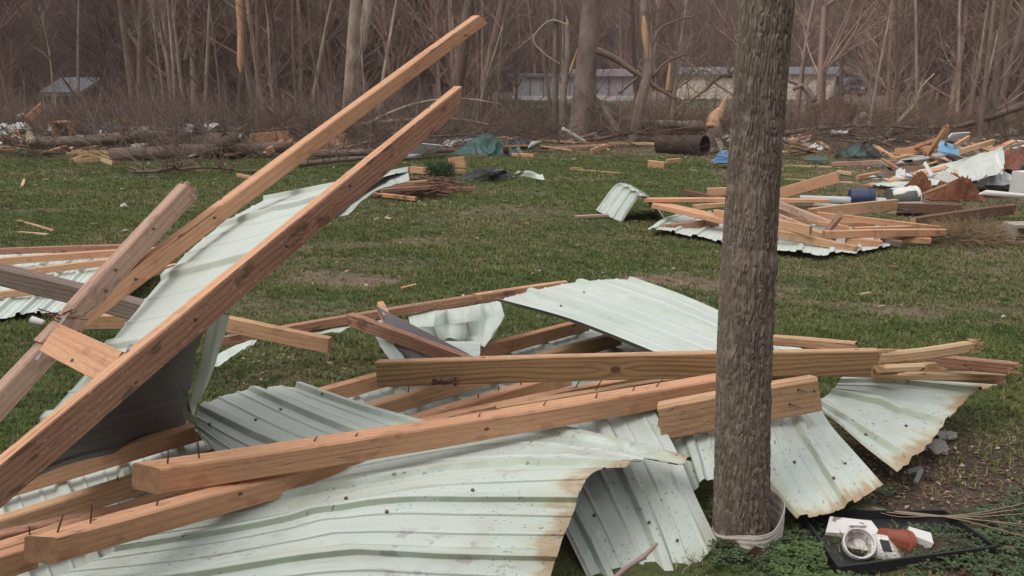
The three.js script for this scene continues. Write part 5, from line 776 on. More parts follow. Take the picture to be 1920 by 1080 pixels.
heap('cushion', 'faded yellow cushion on the debris at upper left', 'cushion', G(212, 240, 0.3), 0.4, 0.3, 0.3, M.yellow, { seed: 13, fold: 0.3 });
heap('paper_scrap', 'white scrap in the brush behind the fallen log', 'paper', G(398, 252, 0.1), 0.3, 0.25, 0.25, M.white, { seed: 14, n: 16 }); heap('paper_scrap', 'pale scrap hanging in brush near the raised board', 'paper', G(547, 238, 0.2), 0.16, 0.12, 0.3, M.white, { seed: 15, n: 12 });
heap('insulation', 'orange shredded insulation by the fallen log', 'insulation', G(520, 262, 0.05), 0.7, 0.4, 0.3, M.fresh, { seed: 16 });
panel('white panel lying among branches left of the green tarp', [G(752, 288, 0.15), G(812, 286, 0.12), G(832, 272, 0.25), G(770, 266, 0.35)], 0.02, M.panelWhite);
panel('pale panel lying below the white one left of the green tarp', [G(742, 298, 0.05), G(786, 296, 0.05), G(800, 288, 0.1), G(750, 288, 0.12)], 0.02, M.panelWhite);
panel('grey panel half under the green tarp', [G(850, 268, 0.1), G(890, 266, 0.1), G(896, 260, 0.12), G(852, 262, 0.15)], 0.02, M.paleGrey);
heap('tarp', 'dark green tarp draped in a pointed heap', 'tarp', G(912, 290, 0), 1.2, 0.8, 0.5, M.tarpGreen, { seed: 21, n: 44, freq: 1.8, fold: 0.5, pow: 1.2 });
heap('tarp', 'black tarp crumpled right of the green one', 'tarp', G(966, 280, 0), 0.7, 0.5, 0.3, M.tarpBlack, { seed: 22 });
panel('white panel tilted beyond the black tarp', [G(990, 276, 0.1), G(1010, 274, 0.1), G(1014, 264, 0.25), G(996, 264, 0.2)], 0.02, M.panelWhite);
{ const g = thing('pipe', 'white pipe leaning up before the thick grey trunk', 'pipe', null, G(1094, 268, 0.05)), m = new MB(); m.tube([D(1096, 267, 16.8), D(1055, 243, 16.4)], 0.055, 14); m.build('pipe_wall', M.white, g); }
for (const [l, P, mat] of [['pale crumpled sheet lying on the lawn right of the sprigs', [[880, 336, 0.05], [935, 316, 0.22], [955, 320, 0.1], [905, 338, 0.02]], M.panelWhite], ['bent pale sheet at the right end of the crumpled dark sheet', [[958, 330, 0.05], [1022, 340, 0.02], [1016, 330, 0.08], [972, 318, 0.16]], M.panelWhite]]) sheet(l, [[H(...P[0]), H(...P[1])], [H(...P[3]), H(...P[2])]].map(r => [r[0], r[0].clone().lerp(r[1], 0.5).add(V(0, 0.03, 0)), r[1]]), { seed: P[0][0], crumple: 0.03, rib: 0.003, step: 0.02 });
heap('tarp', 'crumpled dark sheet lying on the lawn beside pale sheets', 'tarp', G(912, 336, 0), 0.95, 0.45, 0.2, M.tarpBlack, { seed: 23, turn: 0.2 });
{ // heap of brush and boards behind the raised board, with green sprigs
  const c = G(768, 366, 0), g = thing('brush_heap', 'low heap of broken brown sticks behind the front raised board', 'brush', null, c), m = new MB(), r = rng(33); for (let k = 0; k < 280; k++) { const a = c.clone().add(V((r() - 0.5) * 0.9, 0.02 + 0.2 * r(), (r() - 0.5) * 0.7)); m.tube([a, a.clone().add(V((r() - 0.5) * 0.6, (r() - 0.5) * 0.08, (r() - 0.5) * 0.3))], 0.006 + 0.007 * r(), 5); } m.build('sticks', M.dark, g);
  board('orange board along the near side of the brush heap', H(698, 364, 0.05), H(780, 373, 0.04), 0.05, 0.05, 'fresh'); board('reddish board on the right side of the brush heap', H(800, 356, 0.08), H(892, 354, 0.05), 0.05, 0.04, 'red'); board('tan board on top of the brush heap', H(706, 350, 0.2), H(800, 342, 0.2), 0.06, 0.04, 'tan'); board('red brown board lying across the brush heap', H(716, 358, 0.16), H(830, 350, 0.14), 0.05, 0.05, 'red');
  const s = thing('evergreen_sprig', 'small dark green evergreen sprig by the brush heap', 'sprig', null, G(826, 350, 0)), n = new MB(); for (let k = 0; k < 260; k++) { const b = s.position.clone().add(V((r() - 0.5) * 0.35, 0.05 + 0.25 * r(), (r() - 0.5) * 0.25)); for (let j = 0; j < 4; j++) n.tube([b, b.clone().add(V((r() - 0.5) * 0.14, 0.08 * r(), (r() - 0.5) * 0.12))], 0.0035, 3, false); } n.build('needles', std([0.05, 0.10, 0.04]), s);
}
{ // rusty barrel on its side
  const a = D(1236, 272, 15.6), b = D(1322, 273, 14.9), g = thing('barrel', 'rusty dark barrel lying on its side with its open end to the right', 'barrel', null, a), ax = b.clone().sub(a), L = ax.length(), p = [[0, 0], [0.17, 0], [0.19, 0.02], [0.19, L / 3], [0.197, L / 3 + 0.02], [0.19, L / 3 + 0.04], [0.19, L * 0.66], [0.197, L * 0.66 + 0.02], [0.19, L * 0.66 + 0.04], [0.19, L], [0.178, L], [0.178, 0.03], [0, 0.03]].map(q => new THREE.Vector2(...q)), ge = toCreasedNormals(new THREE.LatheGeometry(p, 32), 0.6);
  ge.applyQuaternion(new THREE.Quaternion().setFromUnitVectors(V(0, 1, 0), ax.normalize())); ge.translate(a.x, a.y, a.z); part('barrel_wall', ge, std([1, 1, 1], { map: tex(256, 256, (u, v) => mix3([0.035, 0.022, 0.018], [0.075, 0.04, 0.028], fbm(u * 8, v * 8, 4, 91, 8, 8))), roughness: 0.7, metalness: 0.2 }), g);
}
{ // blue folding chair crushed by the trunk
  const g = thing('folding_chair', 'crushed blue folding chair just left of the trunk', 'chair', null, G(1352, 306, 0)), q = (x, y, d = 13.2) => D(x, y, d), m = new MB(); for (const [a, b] of [[q(1334, 304), q(1362, 282)], [q(1338, 308), q(1366, 305)], [q(1362, 282), q(1372, 308)], [q(1344, 292, 13), q(1372, 296, 13)]]) m.tube([a, b], 0.014, 7); m.build('frame', M.steel, g); const f = new MB(); f.face([q(1340, 296, 13.1), q(1368, 300, 13), q(1366, 284, 13.2), q(1352, 280, 13.3)]); f.face([q(1336, 305, 13), q(1368, 306, 12.9), q(1368, 300, 13), q(1340, 296, 13.1)]); f.build('seat_fabric', std([0.06, 0.16, 0.33]), g);
}
// uprooted tree, its earth and limbs
heap('root_mound', 'brown earth mound torn up by the uprooted tree', 'earth mound', ground(1560, 19.5), 2.6, 1.6, 1.35, std([0.10, 0.058, 0.042], { roughness: 1 }), { seed: 31, n: 60, freq: 3, fold: 0.25, pow: 1.4, part: 'earth' });
heap('root_mound', 'long low brown heap of brush and earth at right of the mound', 'earth mound', ground(1660, 19), 2.6, 1.2, 0.75, std([0.11, 0.068, 0.05], { roughness: 1 }), { seed: 32, n: 50, freq: 3, fold: 0.3, part: 'earth' });
log('grey curved root arching left of the earth mound', [D(1502, 222, 19), D(1512, 175, 19), D(1496, 158, 19.2), D(1478, 152, 19.2)], 0.075, 0.03, M.barkGrey, { name: 'tree_root', cat: 'root', seed: 15, twigs: 3 });
log('thick grey root beside the earth mound', [D(1528, 190, 18.8), D(1514, 168, 18.9), D(1506, 160, 19), D(1488, 168, 19)], 0.07, 0.04, M.barkGrey, { name: 'tree_root', cat: 'root', seed: 16 });
log('pale broken log leaning just right of the trunk', [D(1590, 250, 17), D(1604, 232, 17), D(1622, 214, 17)], 0.06, 0.08, M.barkPale, { seed: 17 });
{ const b = ground(1338, 16.6), g = thing('snapped_stump', 'snapped stump with orange torn wood just left of the trunk', 'stump', null, b), m = new MB(), w = new MB(), q = (x, y, d = 16.4) => D(x, y, d); m.tube([b.clone().add(V(0, -0.1, 0)), q(1340, 238)], 0.17, 10); m.build('trunk', M.barkGrey, g); w.tube(spline([q(1336, 242), q(1340, 218), q(1350, 205)], 8), f => 0.17 - 0.1 * f, 7); w.tube(spline([q(1346, 225), q(1354, 198), q(1364, 178)], 8), f => 0.10 - 0.085 * f, 5); w.tube([q(1332, 236), q(1334, 214)], f => 0.07 - 0.06 * f, 5); w.build('torn_wood', M.tan, g); }
log('long grey fallen tree top spread left of the trunk', [D(1350, 238, 16.8), D(1300, 236, 17), D(1240, 232, 17.2), D(1170, 222, 17.4)], 0.14, 0.05, M.barkGrey, { seed: 19, twigs: 26 });
log('pale bent bough curving over the fallen tree top', [D(1372, 140, 16.9), D(1350, 142, 17), D(1320, 170, 17), D(1262, 210, 17)], 0.07, 0.02, M.barkGrey, { name: 'fallen_branch', cat: 'branch', seed: 20, twigs: 22 });
log('grey bough lying low left of the split leaning trunk', [D(1160, 250, 17.4), D(1130, 200, 17.6), D(1104, 170, 17.8)], 0.1, 0.03, M.barkGrey, { name: 'fallen_branch', cat: 'branch', seed: 21, twigs: 16 });
log('dark fallen limb behind the far right debris', [D(1920, 196, 15.5), D(1870, 216, 15.7), D(1800, 236, 16), D(1740, 240, 16)], 0.08, 0.03, M.barkBrown, { name: 'fallen_branch', cat: 'branch', seed: 22, twigs: 16 });
log('grey branch lying over the ground right of the trunk', [D(1470, 250, 16.5), D(1540, 240, 16.6), D(1640, 236, 16.6), D(1720, 240, 16.6)], 0.05, 0.02, M.barkGrey, { name: 'fallen_branch', cat: 'branch', seed: 23, twigs: 22 });

// ---------------------------------------------------------------- household debris, far right
sheet('long pale green crumpled sheet tilted over the household debris', [[H(1632, 346, 0.06), H(1700, 325, 0.18), H(1780, 306, 0.32), H(1880, 276, 0.55)], [H(1660, 350, 0.05), H(1720, 338, 0.13), H(1800, 325, 0.24), H(1884, 300, 0.46)], [H(1690, 354, 0.03), H(1740, 350, 0.09), H(1810, 342, 0.18), H(1880, 326, 0.36)]], { seed: 81, crumple: 0.012, rib: 0.004, step: 0.02 });
for (const [l, P, th, mat] of [
  ['bright blue curved panel on the household debris', [[1757, 285, 0.42], [1800, 294, 0.40], [1806, 280, 0.45], [1764, 266, 0.47]], 0.02, M.skyBlue], ['white panel lying flat on top of the debris at right', [[1772, 262, 0.5], [1812, 258, 0.5], [1818, 247, 0.6], [1784, 249, 0.6]], 0.02, M.panelWhite], ['long pale panel lying left of the bright blue one', [[1680, 308, 0.12], [1790, 290, 0.3], [1784, 284, 0.32], [1690, 300, 0.16]], 0.015, M.paleGrey],
  ['white painted panel lying at the right edge above the brown beams', [[1836, 362, 0.3], [1990, 376, 0.3], [1990, 370, 0.34], [1850, 356, 0.34]], 0.02, M.white], ['grey panel behind the bright blue one', [[1706, 272, 0.3], [1760, 270, 0.3], [1764, 264, 0.34], [1720, 268, 0.34]], 0.015, M.paleGrey], ['white strip lying on a dark board right of the trunk', [[1558, 250, 0.3], [1590, 251, 0.3], [1590, 247, 0.33], [1560, 246, 0.33]], 0.02, M.white], ['dark panel lying right of the trunk at the wood edge', [[1510, 302, 0.05], [1552, 303, 0.05], [1550, 296, 0.1], [1516, 294, 0.1]], 0.015, M.tarpGreen],
]) panel(l, P.map(p => H(...p)), th, mat);
for (const [l, a, b, h, t, mat] of [
  ['orange board standing up in the household debris, longest of the upright ones', H(1742, 288, 0.4), D(1772, 242, 11), 0.07, 0.05, 'fresh'], ['pale upright board end beside the upright orange one', H(1774, 268, 0.5), D(1776, 238, 11), 0.08, 0.04, 'tan'], ['orange board lying left of the blue panel', H(1678, 284, 0.2), H(1756, 278, 0.3), 0.1, 0.05, 'fresh'], ['tan board leaning right of the blue panel', H(1790, 274, 0.5), H(1816, 258, 0.6), 0.06, 0.04, 'tan'], ['orange board end pointing right behind the pale sheet', H(1800, 284, 0.5), H(1862, 266, 0.6), 0.07, 0.05, 'tan'], ['orange board crossing left of the upright boards', H(1700, 282, 0.2), H(1756, 262, 0.5), 0.06, 0.05, 'fresh'],
  ['pinkish board lying flat before the household debris', H(1560, 308, 0.05), H(1680, 304, 0.1), 0.07, 0.05, 'pink'], ['orange chip board end in the debris left of the blue panel', H(1680, 302, 0.1), H(1712, 294, 0.15), 0.12, 0.05, 'tan'], ['tan board lying at the left foot of the debris', H(1608, 333, 0.04), H(1650, 326, 0.06), 0.07, 0.05, 'tan'], ['pale board lying before the bucket row', H(1570, 322, 0.04), H(1598, 326, 0.04), 0.05, 0.04, 'pale'],
  ['dark brown beam behind the cinder block on the grass', H(1680, 390, 0.1), H(1800, 392, 0.1), 0.11, 0.06, 'dark'], ['dark brown beam slanting before the dry grass mound', H(1712, 418, 0.08), H(1900, 392, 0.12), 0.11, 0.06, 'dark'], ['tan board crossing right of the trunk at the wood edge', H(1480, 266, 0.15), H(1520, 256, 0.25), 0.07, 0.05, 'fresh'], ['dark board standing on edge right of the trunk', H(1556, 282, 0.06), H(1584, 282, 0.06), 0.3, 0.03, 'grey'], ['orange lath under the household debris', H(1660, 322, 0.05), H(1700, 318, 0.08), 0.05, 0.05, 'fresh'],
]) board(l, a, b, h, t, mat, { jag1: 0.04 });
function bucket(label, c, r, h, ax, mat, inner) { const g = thing('bucket', label, 'bucket', null, c), p = [[0, 0], [r * 0.86, 0], [r * 0.88, 0.01], [r * 0.97, h * 0.8], [r * 1.05, h * 0.8], [r * 1.05, h * 0.86], [r * 1.0, h * 0.86], [r, h], [r * 1.04, h], [r * 1.04, h * 0.975], [r * 0.97, h * 0.975], [r * 0.85, 0.012], [0, 0.012]].map(q => new THREE.Vector2(...q)), ge = toCreasedNormals(new THREE.LatheGeometry(p, 28), 0.6); ge.applyQuaternion(new THREE.Quaternion().setFromUnitVectors(V(0, 1, 0), ax.clone().normalize())); ge.translate(c.x, c.y, c.z); part('bucket_wall', ge, mat, g); const m = new MB(), s = ax.clone().normalize(), u = V(0, 1, 0).addScaledVector(s, -s.y).normalize(), w = s.clone().cross(u), pts = []; for (let k = 0; k <= 12; k++) { const a = k / 12 * Math.PI; pts.push(c.clone().addScaledVector(s, h * 0.9 + 0.25 * r * Math.sin(a)).addScaledVector(w, r * 1.04 * Math.cos(a)).addScaledVector(u, -r * 0.9 * Math.sin(a))); } m.tube(pts, 0.004, 6); m.build('handle', M.steel, g); return g; }
bucket('dark blue bucket lying on its side, open end to the right', D(1594, 358, 9.4).setY(0.13), 0.12, 0.26, V(1, 0, 0.15), M.navy); bucket('white bucket lying on its side beside the dark blue one', D(1668, 358, 9.3).setY(0.14), 0.135, 0.32, V(1, 0.02, -0.1), std([1, 1, 1], { map: tex(128, 128, (u, v) => mix3([0.72, 0.72, 0.7], [0.12, 0.13, 0.12], sstep(0.56, 0.62, fbm(u * 5, v * 4, 3, 95, 5, 4)))), roughness: 0.5 }));
{ const g = thing('pipe', 'long white pipe lying on the grass behind the lumber pile', 'pipe', null, H(1530, 377, 0.08)), m = new MB(); m.tube([H(1500, 374, 0.1), H(1660, 379, 0.1)], 0.05, 14); m.build('pipe_wall', M.panelWhite, g); const h = thing('pipe', 'thin white pipe lying just below the long one', 'pipe', null, H(1530, 386, 0.05)), k = new MB(); k.tube([H(1526, 384, 0.05), H(1592, 388, 0.05)], 0.025, 12); k.build('pipe_wall', M.white, h); }
M.hide = std([1, 1, 1], { map: tex(256, 256, (u, v) => mix3([0.12, 0.042, 0.024], [0.28, 0.115, 0.06], fbm(u * 9, v * 9, 4, 97, 9, 9))), roughness: 1 });
heap('torn_upholstery', 'rust brown shaggy heap of torn upholstery at right', 'upholstery', H(1790, 374, 0), 0.62, 0.36, 0.36, M.hide, { seed: 41, n: 60, freq: 2.2, fold: 0.55, pow: 2.4 });
heap('torn_upholstery', 'smaller rust brown upholstery piece between the white bucket and the shaggy heap', 'upholstery', H(1722, 362, 0), 0.42, 0.3, 0.3, M.hide, { seed: 49, n: 40, freq: 2.4, fold: 0.6, pow: 2 });
board('tan stick lying over the rust brown upholstery', H(1726, 366, 0.16), H(1776, 346, 0.34), 0.03, 0.03, 'tan', { jag1: 0.03 });
heap('tarp', 'black plastic crumpled at the far right edge', 'tarp', H(1900, 352, 0.05), 0.7, 0.5, 0.42, M.tarpBlack, { seed: 42 }); heap('tarp', 'dark plastic crumpled at the wood edge right of the trunk', 'tarp', H(1610, 296, 0), 0.9, 0.5, 0.3, M.tarpBlack, { seed: 43 }); heap('tarp', 'dark green plastic tilted in the debris right of the trunk', 'tarp', H(1604, 292, 0.1), 0.4, 0.3, 0.2, M.tarpGreen, { seed: 44 });
heap('plastic_sheet', 'pale crumpled plastic between the white pieces at the right edge', 'plastic sheet', H(1860, 345, 0.15), 0.5, 0.3, 0.25, M.panelWhite, { seed: 45 }); heap('rubble', 'brown splintered rubble under the household debris', 'rubble', H(1720, 330, 0), 1.5, 1, 0.16, std([0.16, 0.09, 0.06]), { seed: 46, freq: 5 }); heap('rubble', 'reddish rubble by the pale sheet at the right edge', 'rubble', H(1900, 316, 0.3), 0.6, 0.4, 0.3, std([0.24, 0.1, 0.07]), { seed: 47, freq: 4 });
for (const [l, a, b] of [['first white slat standing before the pale sheet at right', [1820, 305], [1836, 338]], ['second white slat, bent, right of the first', [1836, 295], [1848, 330]], ['third white slat standing at the right of the pale sheet', [1862, 290], [1874, 325]], ['white slat leaning left of the lattice crate', [1734, 305], [1748, 330]], ['fourth white slat close beside the third one', [1868, 288], [1880, 318]]]) { const g = thing('slat', l, 'slat', null, D(...b, 9.3)), m = new MB(); m.bar(D(...a, 9.5), D(...b, 9.2), 0.035, 0.018, V(0, 0, 1)); m.build('slat_board', M.white, g); }
{ const g = thing('lattice_crate', 'white plastic lattice crate tipped in the debris at right', 'crate', null, D(1770, 338, 9.4)), m = new MB(), A = D(1752, 334, 9.35), B = D(1778, 342, 9.3), C = D(1796, 334, 9.5), E = D(1770, 320, 9.6); const l = (p, q, f) => p.clone().lerp(q, f); for (let k = 0; k <= 6; k++) { m.bar(l(A, B, k / 6), l(E, C, k / 6), 0.012, 0.012); m.bar(l(A, E, k / 6), l(B, C, k / 6), 0.012, 0.012); } m.build('lattice', M.white, g); }
{ const g = thing('appliance', 'white boxy appliance end at the far right edge', 'appliance', null, H(1912, 348, 0.2)); new MB().box(H(1918, 346, 0.3), 0.16, 0.3, 0.2, 0.3).build('shell', M.white, g); new MB().box(H(1918, 346, 0.3).add(V(0, 0, 0.105)), 0.1, 0.2, 0.01, 0.3).build('front_panel', M.paleGrey, g); }
function cinder(label, c, turn) { const g = thing('cinder_block', label, 'cinder block', null, c.clone()), m = new MB(), mat = std([1, 1, 1], { map: tex(128, 128, (u, v) => mix3([0.30, 0.26, 0.215], [0.46, 0.41, 0.345], fbm(u * 16, v * 16, 3, 99, 16, 16)), true, [5, 5]), roughness: 1 }); const cs = Math.cos(turn), sn = Math.sin(turn), bx = (x, y, z, a, b, d) => m.box(V(c.x + x * cs + z * sn, c.y + y, c.z - x * sn + z * cs), a, b, d, turn); bx(0, 0.015, 0, 0.39, 0.03, 0.19); bx(0, 0.175, 0, 0.39, 0.03, 0.19); for (const x of [-0.18, 0, 0.18]) bx(x, 0.095, 0, 0.03, 0.13, 0.188); m.build('block', mat, g); }
cinder('cinder block lying on its side at the right edge of the lawn', H(1922, 455, 0.0), 0.06); cinder('second cinder block lying behind the dark brown beams', H(1700, 412, -0.06), 0.1);
{ const g = thing('hose', 'loop of blue hose over the rear cinder block', 'hose', null, H(1690, 410, 0.1)), m = new MB(); m.tube(spline([H(1664, 396, 0.1), H(1686, 392, 0.16), H(1708, 398, 0.14), H(1712, 414, 0.05)], 16), 0.008, 7); m.build('hose_wall', M.navy, g); }
{ // dry grass mound
  const c = H(1812, 452, 0), r = rng(51), m = new MB(), g = thing('dry_grass_clump', 'mound of dry straw grass beside the right cinder block', 'dry grass', null, c); for (let k = 0; k < 1500; k++) { const a = r() * 6.28, q = Math.sqrt(r()) * 0.36, p = c.clone().add(V(Math.cos(a) * q * 1.15, 0.17 * (1 - q / 0.4) * r(), Math.sin(a) * q * 0.7)), d = V(Math.cos(a) + (r() - 0.5) * 2, 0.9 * r() - 0.15, Math.sin(a) + (r() - 0.5) * 2).normalize(), l = 0.1 + 0.16 * r(); m.tube([p, p.clone().addScaledVector(d, l * 0.5).add(V(0, 0.02, 0)), p.clone().addScaledVector(d, l)], 0.0016, 3, false); } m.build('stalks', std([0.34, 0.25, 0.155]), g);
}
// many small planks and scraps strewn at the wood edge
{
  const r = rng(61), protos = [], TONES = ['orange', 'tan', 'pinkish', 'pale', 'red brown', 'grey'], SHADES = ['white', 'pale grey', 'black', 'dark teal']; for (let k = 0; k < 6; k++) { const L = 0.4 + 0.5 * r(), bd = boardGeo(V(-L / 2, 0, 0), V(L / 2, 0, 0), 0.03, 0.06 + 0.06 * r(), { jag1: 0.08, jag0: 0.05, seed: k + 5 }), g = new THREE.Group(); g.name = numbered('splintered_plank'); part('timber', bd.body, M[['fresh', 'tan', 'pink', 'pale', 'red', 'grey'][k]], g); part('splintered_end', bd.ends, M.core, g); const tone = TONES[k]; tag(g, `short ${tone} splintered plank strewn along the foot of the woods`, 'plank', `${tone} splintered planks strewn along the foot of the woods`); scene.add(g); protos.push(g); }
  for (let k = 0; k < 110; k++) { const o = k < 6 ? protos[k] : copyOf(protos[k % 6]), px = -20 + 1960 * r(), py = (px > 1480 ? 262 : 268) + (px < 900 || px > 1480 ? 42 : 26) * r() * r(), p = G(px, py); o.position.copy(p).add(V(0, 0.05 + 0.12 * r() * r(), 0)); o.rotation.set(0.3 * (r() - 0.5), r() * 6.28, 0.5 * (r() - 0.5)); o.scale.setScalar(0.55 + 0.8 * r()); }
  for (let k = 0; k < 74; k++) { const right = k < 44, w = right ? 'lying on the household debris heap at right' : 'caught in the branches at far left', o = copyOf(protos[k % 6], `short ${TONES[k % 6]} splintered plank ${w}`, `${TONES[k % 6]} splintered planks ${w}`), px = right ? 1650 + 300 * r() : -20 + 460 * r() * r(), t = r(), p = right ? H(px, 282 + 56 * t - (px - 1650) * 0.06, 0.05 + 0.38 * r() * (px - 1600) / 300) : D(px, 244 + 26 * t, 16.8 - 0.8 * t); o.position.copy(p); o.rotation.set(0.8 * (r() - 0.5), r() * 6.28, 1.1 * (r() - 0.5)); o.scale.setScalar(0.45 + 0.7 * r()); }
  const sc = []; for (let k = 0; k < 4; k++) { const m = new MB(), c = V(0, 0, 0); for (let j = 0; j < 5; j++) { const a = V((r() - 0.5) * 0.2, 0.04 * r(), (r() - 0.5) * 0.2); m.face([a, a.clone().add(V(0.16 * r(), 0.05 * r(), 0.1)), a.clone().add(V(0.12, 0.10 * r(), -0.12 * r())), a.clone().add(V(0.03, 0.02, -0.1))]); } const g = new THREE.Group(); g.name = numbered('plastic_scrap'); part('scrap', m.geo(), [M.white, M.panelWhite, M.tarpBlack, M.teal][k], g); tag(g, `torn ${SHADES[k]} plastic scrap strewn along the foot of the woods`, 'scrap', `${SHADES[k]} plastic scraps strewn along the foot of the woods`); scene.add(g); sc.push(g); }
  for (let k = 0; k < 104; k++) { const w = k < 85 ? 'caught in the branches at far left' : 'lying on the household debris heap at right', o = k < 4 ? sc[k] : k < 50 ? copyOf(sc[k % 4]) : copyOf(sc[k % 4], `torn ${SHADES[k % 4]} plastic scrap ${w}`, `${SHADES[k % 4]} plastic scraps ${w}`), px = k < 50 ? -20 + 1960 * r() : k < 85 ? -20 + 420 * r() : 1640 + 290 * r(), p = k < 50 ? G(px, 250 + 45 * r()) : k < 85 ? D(px, 238 + 34 * r(), 16.6) : H(px, 285 + 60 * r(), 0.05 + 0.3 * r()); o.position.copy(p).add(V(0, 0.03, 0)); o.rotation.set(0.4 * r(), r() * 6.28, 0.4 * r()); o.scale.setScalar(k < 85 ? 0.6 + 0.7 * r() : 0.35 + 0.4 * r()); }
  // sticks and twigs on the ground there
  const m = new MB(); limbs(m, V(0, 0, 0), V(1, 0.1, 0), 1.3, 0.014, 1, r, { depth: 3, kids: [0, 6, 3] }); const l = []; for (let k = 0; k < 760; k++) { const p = G(-30 + 1980 * r() * (r() < 0.4 ? 0.45 : 1), 252 + 58 * r() * r()); l.push({ p: p.add(V(0, 0.06, 0)), s: 0.4 + 0.8 * r(), ry: r() * 6.28, rz: 0.5 * (r() - 0.5), c: mix3([0.09, 0.065, 0.055], [0.24, 0.19, 0.165], r()) }); } scatter('fallen_twigs', 'broken twigs and sticks along the foot of the woods', m.geo(), M.woods, l);
}

// ---------------------------------------------------------------- corner by the trunk
{
  const q = (x, y, h = 0.02) => H(x, y, h), c = q(1690, 1020), g = thing('plant_tray', 'black plastic plant tray holding white fittings and a red pot', 'tray', null, c), m = new MB(), P = [[1570, 1082], [1500, 976], [1768, 974], [1864, 1042]].map(p => q(p[0], p[1], 0.012)); m.prism(P, P.map(p => p.clone().add(V(0, 0.006, 0)))); m.build('tray_floor', M.black, g);
  for (let k = 0; k < 4; k++) { const a = P[k].clone().add(V(0, 0.018, 0)), b = P[(k + 1) % 4].clone().add(V(0, 0.018, 0)); const w = new MB(); w.bar(a, b, 0.045, 0.008); w.build('tray_side', M.black, g); }
  const plastic = std([0.76, 0.75, 0.74], { roughness: 0.35 });
  const lathe = (p, n, ax, at) => { const ge = toCreasedNormals(new THREE.LatheGeometry(p.map(t => new THREE.Vector2(...t)), n), 0.6); ge.applyQuaternion(new THREE.Quaternion().setFromUnitVectors(V(0, 1, 0), ax.clone().normalize())); ge.translate(at.x, at.y, at.z); return ge; };
  M.fitting = std([1, 1, 1], { map: tex(256, 256, (u, v) => { let c = mix3([0.78, 0.77, 0.78], [0.70, 0.68, 0.66], fbm(u * 5, v * 5, 3, 231, 5, 5)); c = mix3(c, [0.36, 0.31, 0.25], 0.8 * sstep(0.58, 0.7, fbm(u * 11, v * 9, 4, 232, 11, 9))); return vn(u * 60, v * 60, 233, 60, 60) > 0.93 ? [0.25, 0.21, 0.18] : c; }), roughness: 0.42 });
  { const o = q(1607, 1028, 0.02), ax = V(-0.22, 0.72, 0.62).normalize(), f = thing('pipe_fitting', 'white elbow pipe fitting with its round mouth facing the viewer', 'pipe fitting', null, o); part('mouth', lathe([[0, -0.01], [0.040, -0.01], [0.042, 0.02], [0.052, 0.034], [0.054, 0.036], [0.054, 0.066], [0.052, 0.069], [0.048, 0.069], [0.046, 0.038], [0.037, 0.026], [0.036, 0.0], [0, 0.0]], 40, ax, o), M.fitting, f);
    const s2 = V(0.96, 0.02, 0.28).normalize(), a0 = o.clone().addScaledVector(s2, 0.0).add(V(0, 0.012, 0)), k = new MB(); const ringAt = (t, r, m) => { const w = s2.clone().cross(V(0, 1, 0)).normalize(), out = []; for (let i = 0; i < 20; i++) { const an = i / 20 * 6.2832; out.push(a0.clone().addScaledVector(s2, t + m * Math.sin(an)).add(V(0, r * Math.sin(an), 0)).addScaledVector(w, r * 1.15 * Math.cos(an))); } return out; };
    const rs = [ringAt(0.038, 0.040, 0), ringAt(0.07, 0.041, -0.015), ringAt(0.071, 0.045, -0.015), ringAt(0.128, 0.045, -0.035)]; for (let i = 0; i < 3; i++) for (let j = 0; j < 20; j++) k.face([rs[i][j], rs[i][(j + 1) % 20], rs[i + 1][(j + 1) % 20], rs[i + 1][j]], 8); k.face(rs[3], 8); part('elbow', k.geo(), M.fitting, f);
    const l = new MB(), P3 = (t, an) => { const w = s2.clone().cross(V(0, 1, 0)).normalize(); return a0.clone().addScaledVector(s2, t - 0.02 * Math.sin(an)).add(V(0, 0.0468 * Math.sin(an), 0)).addScaledVector(w, 0.0468 * 1.15 * Math.cos(an)); }; for (let i = 0; i < 5; i++) { const b0 = 0.45 + i * 0.16, b1 = b0 + 0.16; l.face([P3(0.082, b0), P3(0.112, b0), P3(0.112, b1), P3(0.082, b1)]); } l.build('dark_sticker', M.black, f); }
  { const f = thing('gutter_piece', 'white cut gutter piece behind the round mouthed fitting', 'gutter piece', null, q(1590, 1000)), P5 = [H(1548, 998, 0.03), H(1556, 968, 0.075), H(1632, 976, 0.075), H(1652, 1002, 0.05)], dn = V(0, -0.004, 0), k = new MB(), bk = V(0.0, -0.055, -0.005); k.prism(P5.map(p => p.clone().add(dn)), P5); k.build('top_face', M.fitting, f); const k2 = new MB(); k2.prism([P5[2], P5[3], P5[3].clone().add(bk), P5[2].clone().add(bk)], [P5[2], P5[3], P5[3].clone().add(bk), P5[2].clone().add(bk)].map(p => p.clone().add(V(0.003, 0, 0)))); k2.build('side_face', M.fitting, f); const k3 = new MB(); k3.prism([P5[3], P5[0], P5[0].clone().add(bk), P5[3].clone().add(bk)].map(p => p.clone().add(V(0, -0.004, 0))), [P5[3], P5[0], P5[0].clone().add(bk), P5[3].clone().add(bk)].map(p => p.clone().add(V(0, -0.004, -0.003)))); k3.build('front_face', M.fitting, f); const k4 = new MB(), c = P5[1].clone().lerp(P5[3], 0.55).add(V(0, 0.002, 0)), pts = []; for (let i = 0; i < 18; i++) { const an = i / 18 * 6.28; pts.push(c.clone().add(V(0.032 * Math.cos(an), 0.004 * Math.sin(an) * -1, -0.012 * Math.sin(an)))); } k4.face(pts); k4.build('slot', M.paleGrey, f); }
  heap('soil', 'dark potting soil spilt over the plant tray', 'soil', q(1745, 1028, 0.012), 0.34, 0.17, 0.03, std([0.055, 0.038, 0.03], { roughness: 1 }), { seed: 57, n: 30, freq: 5, fold: 0.5 });
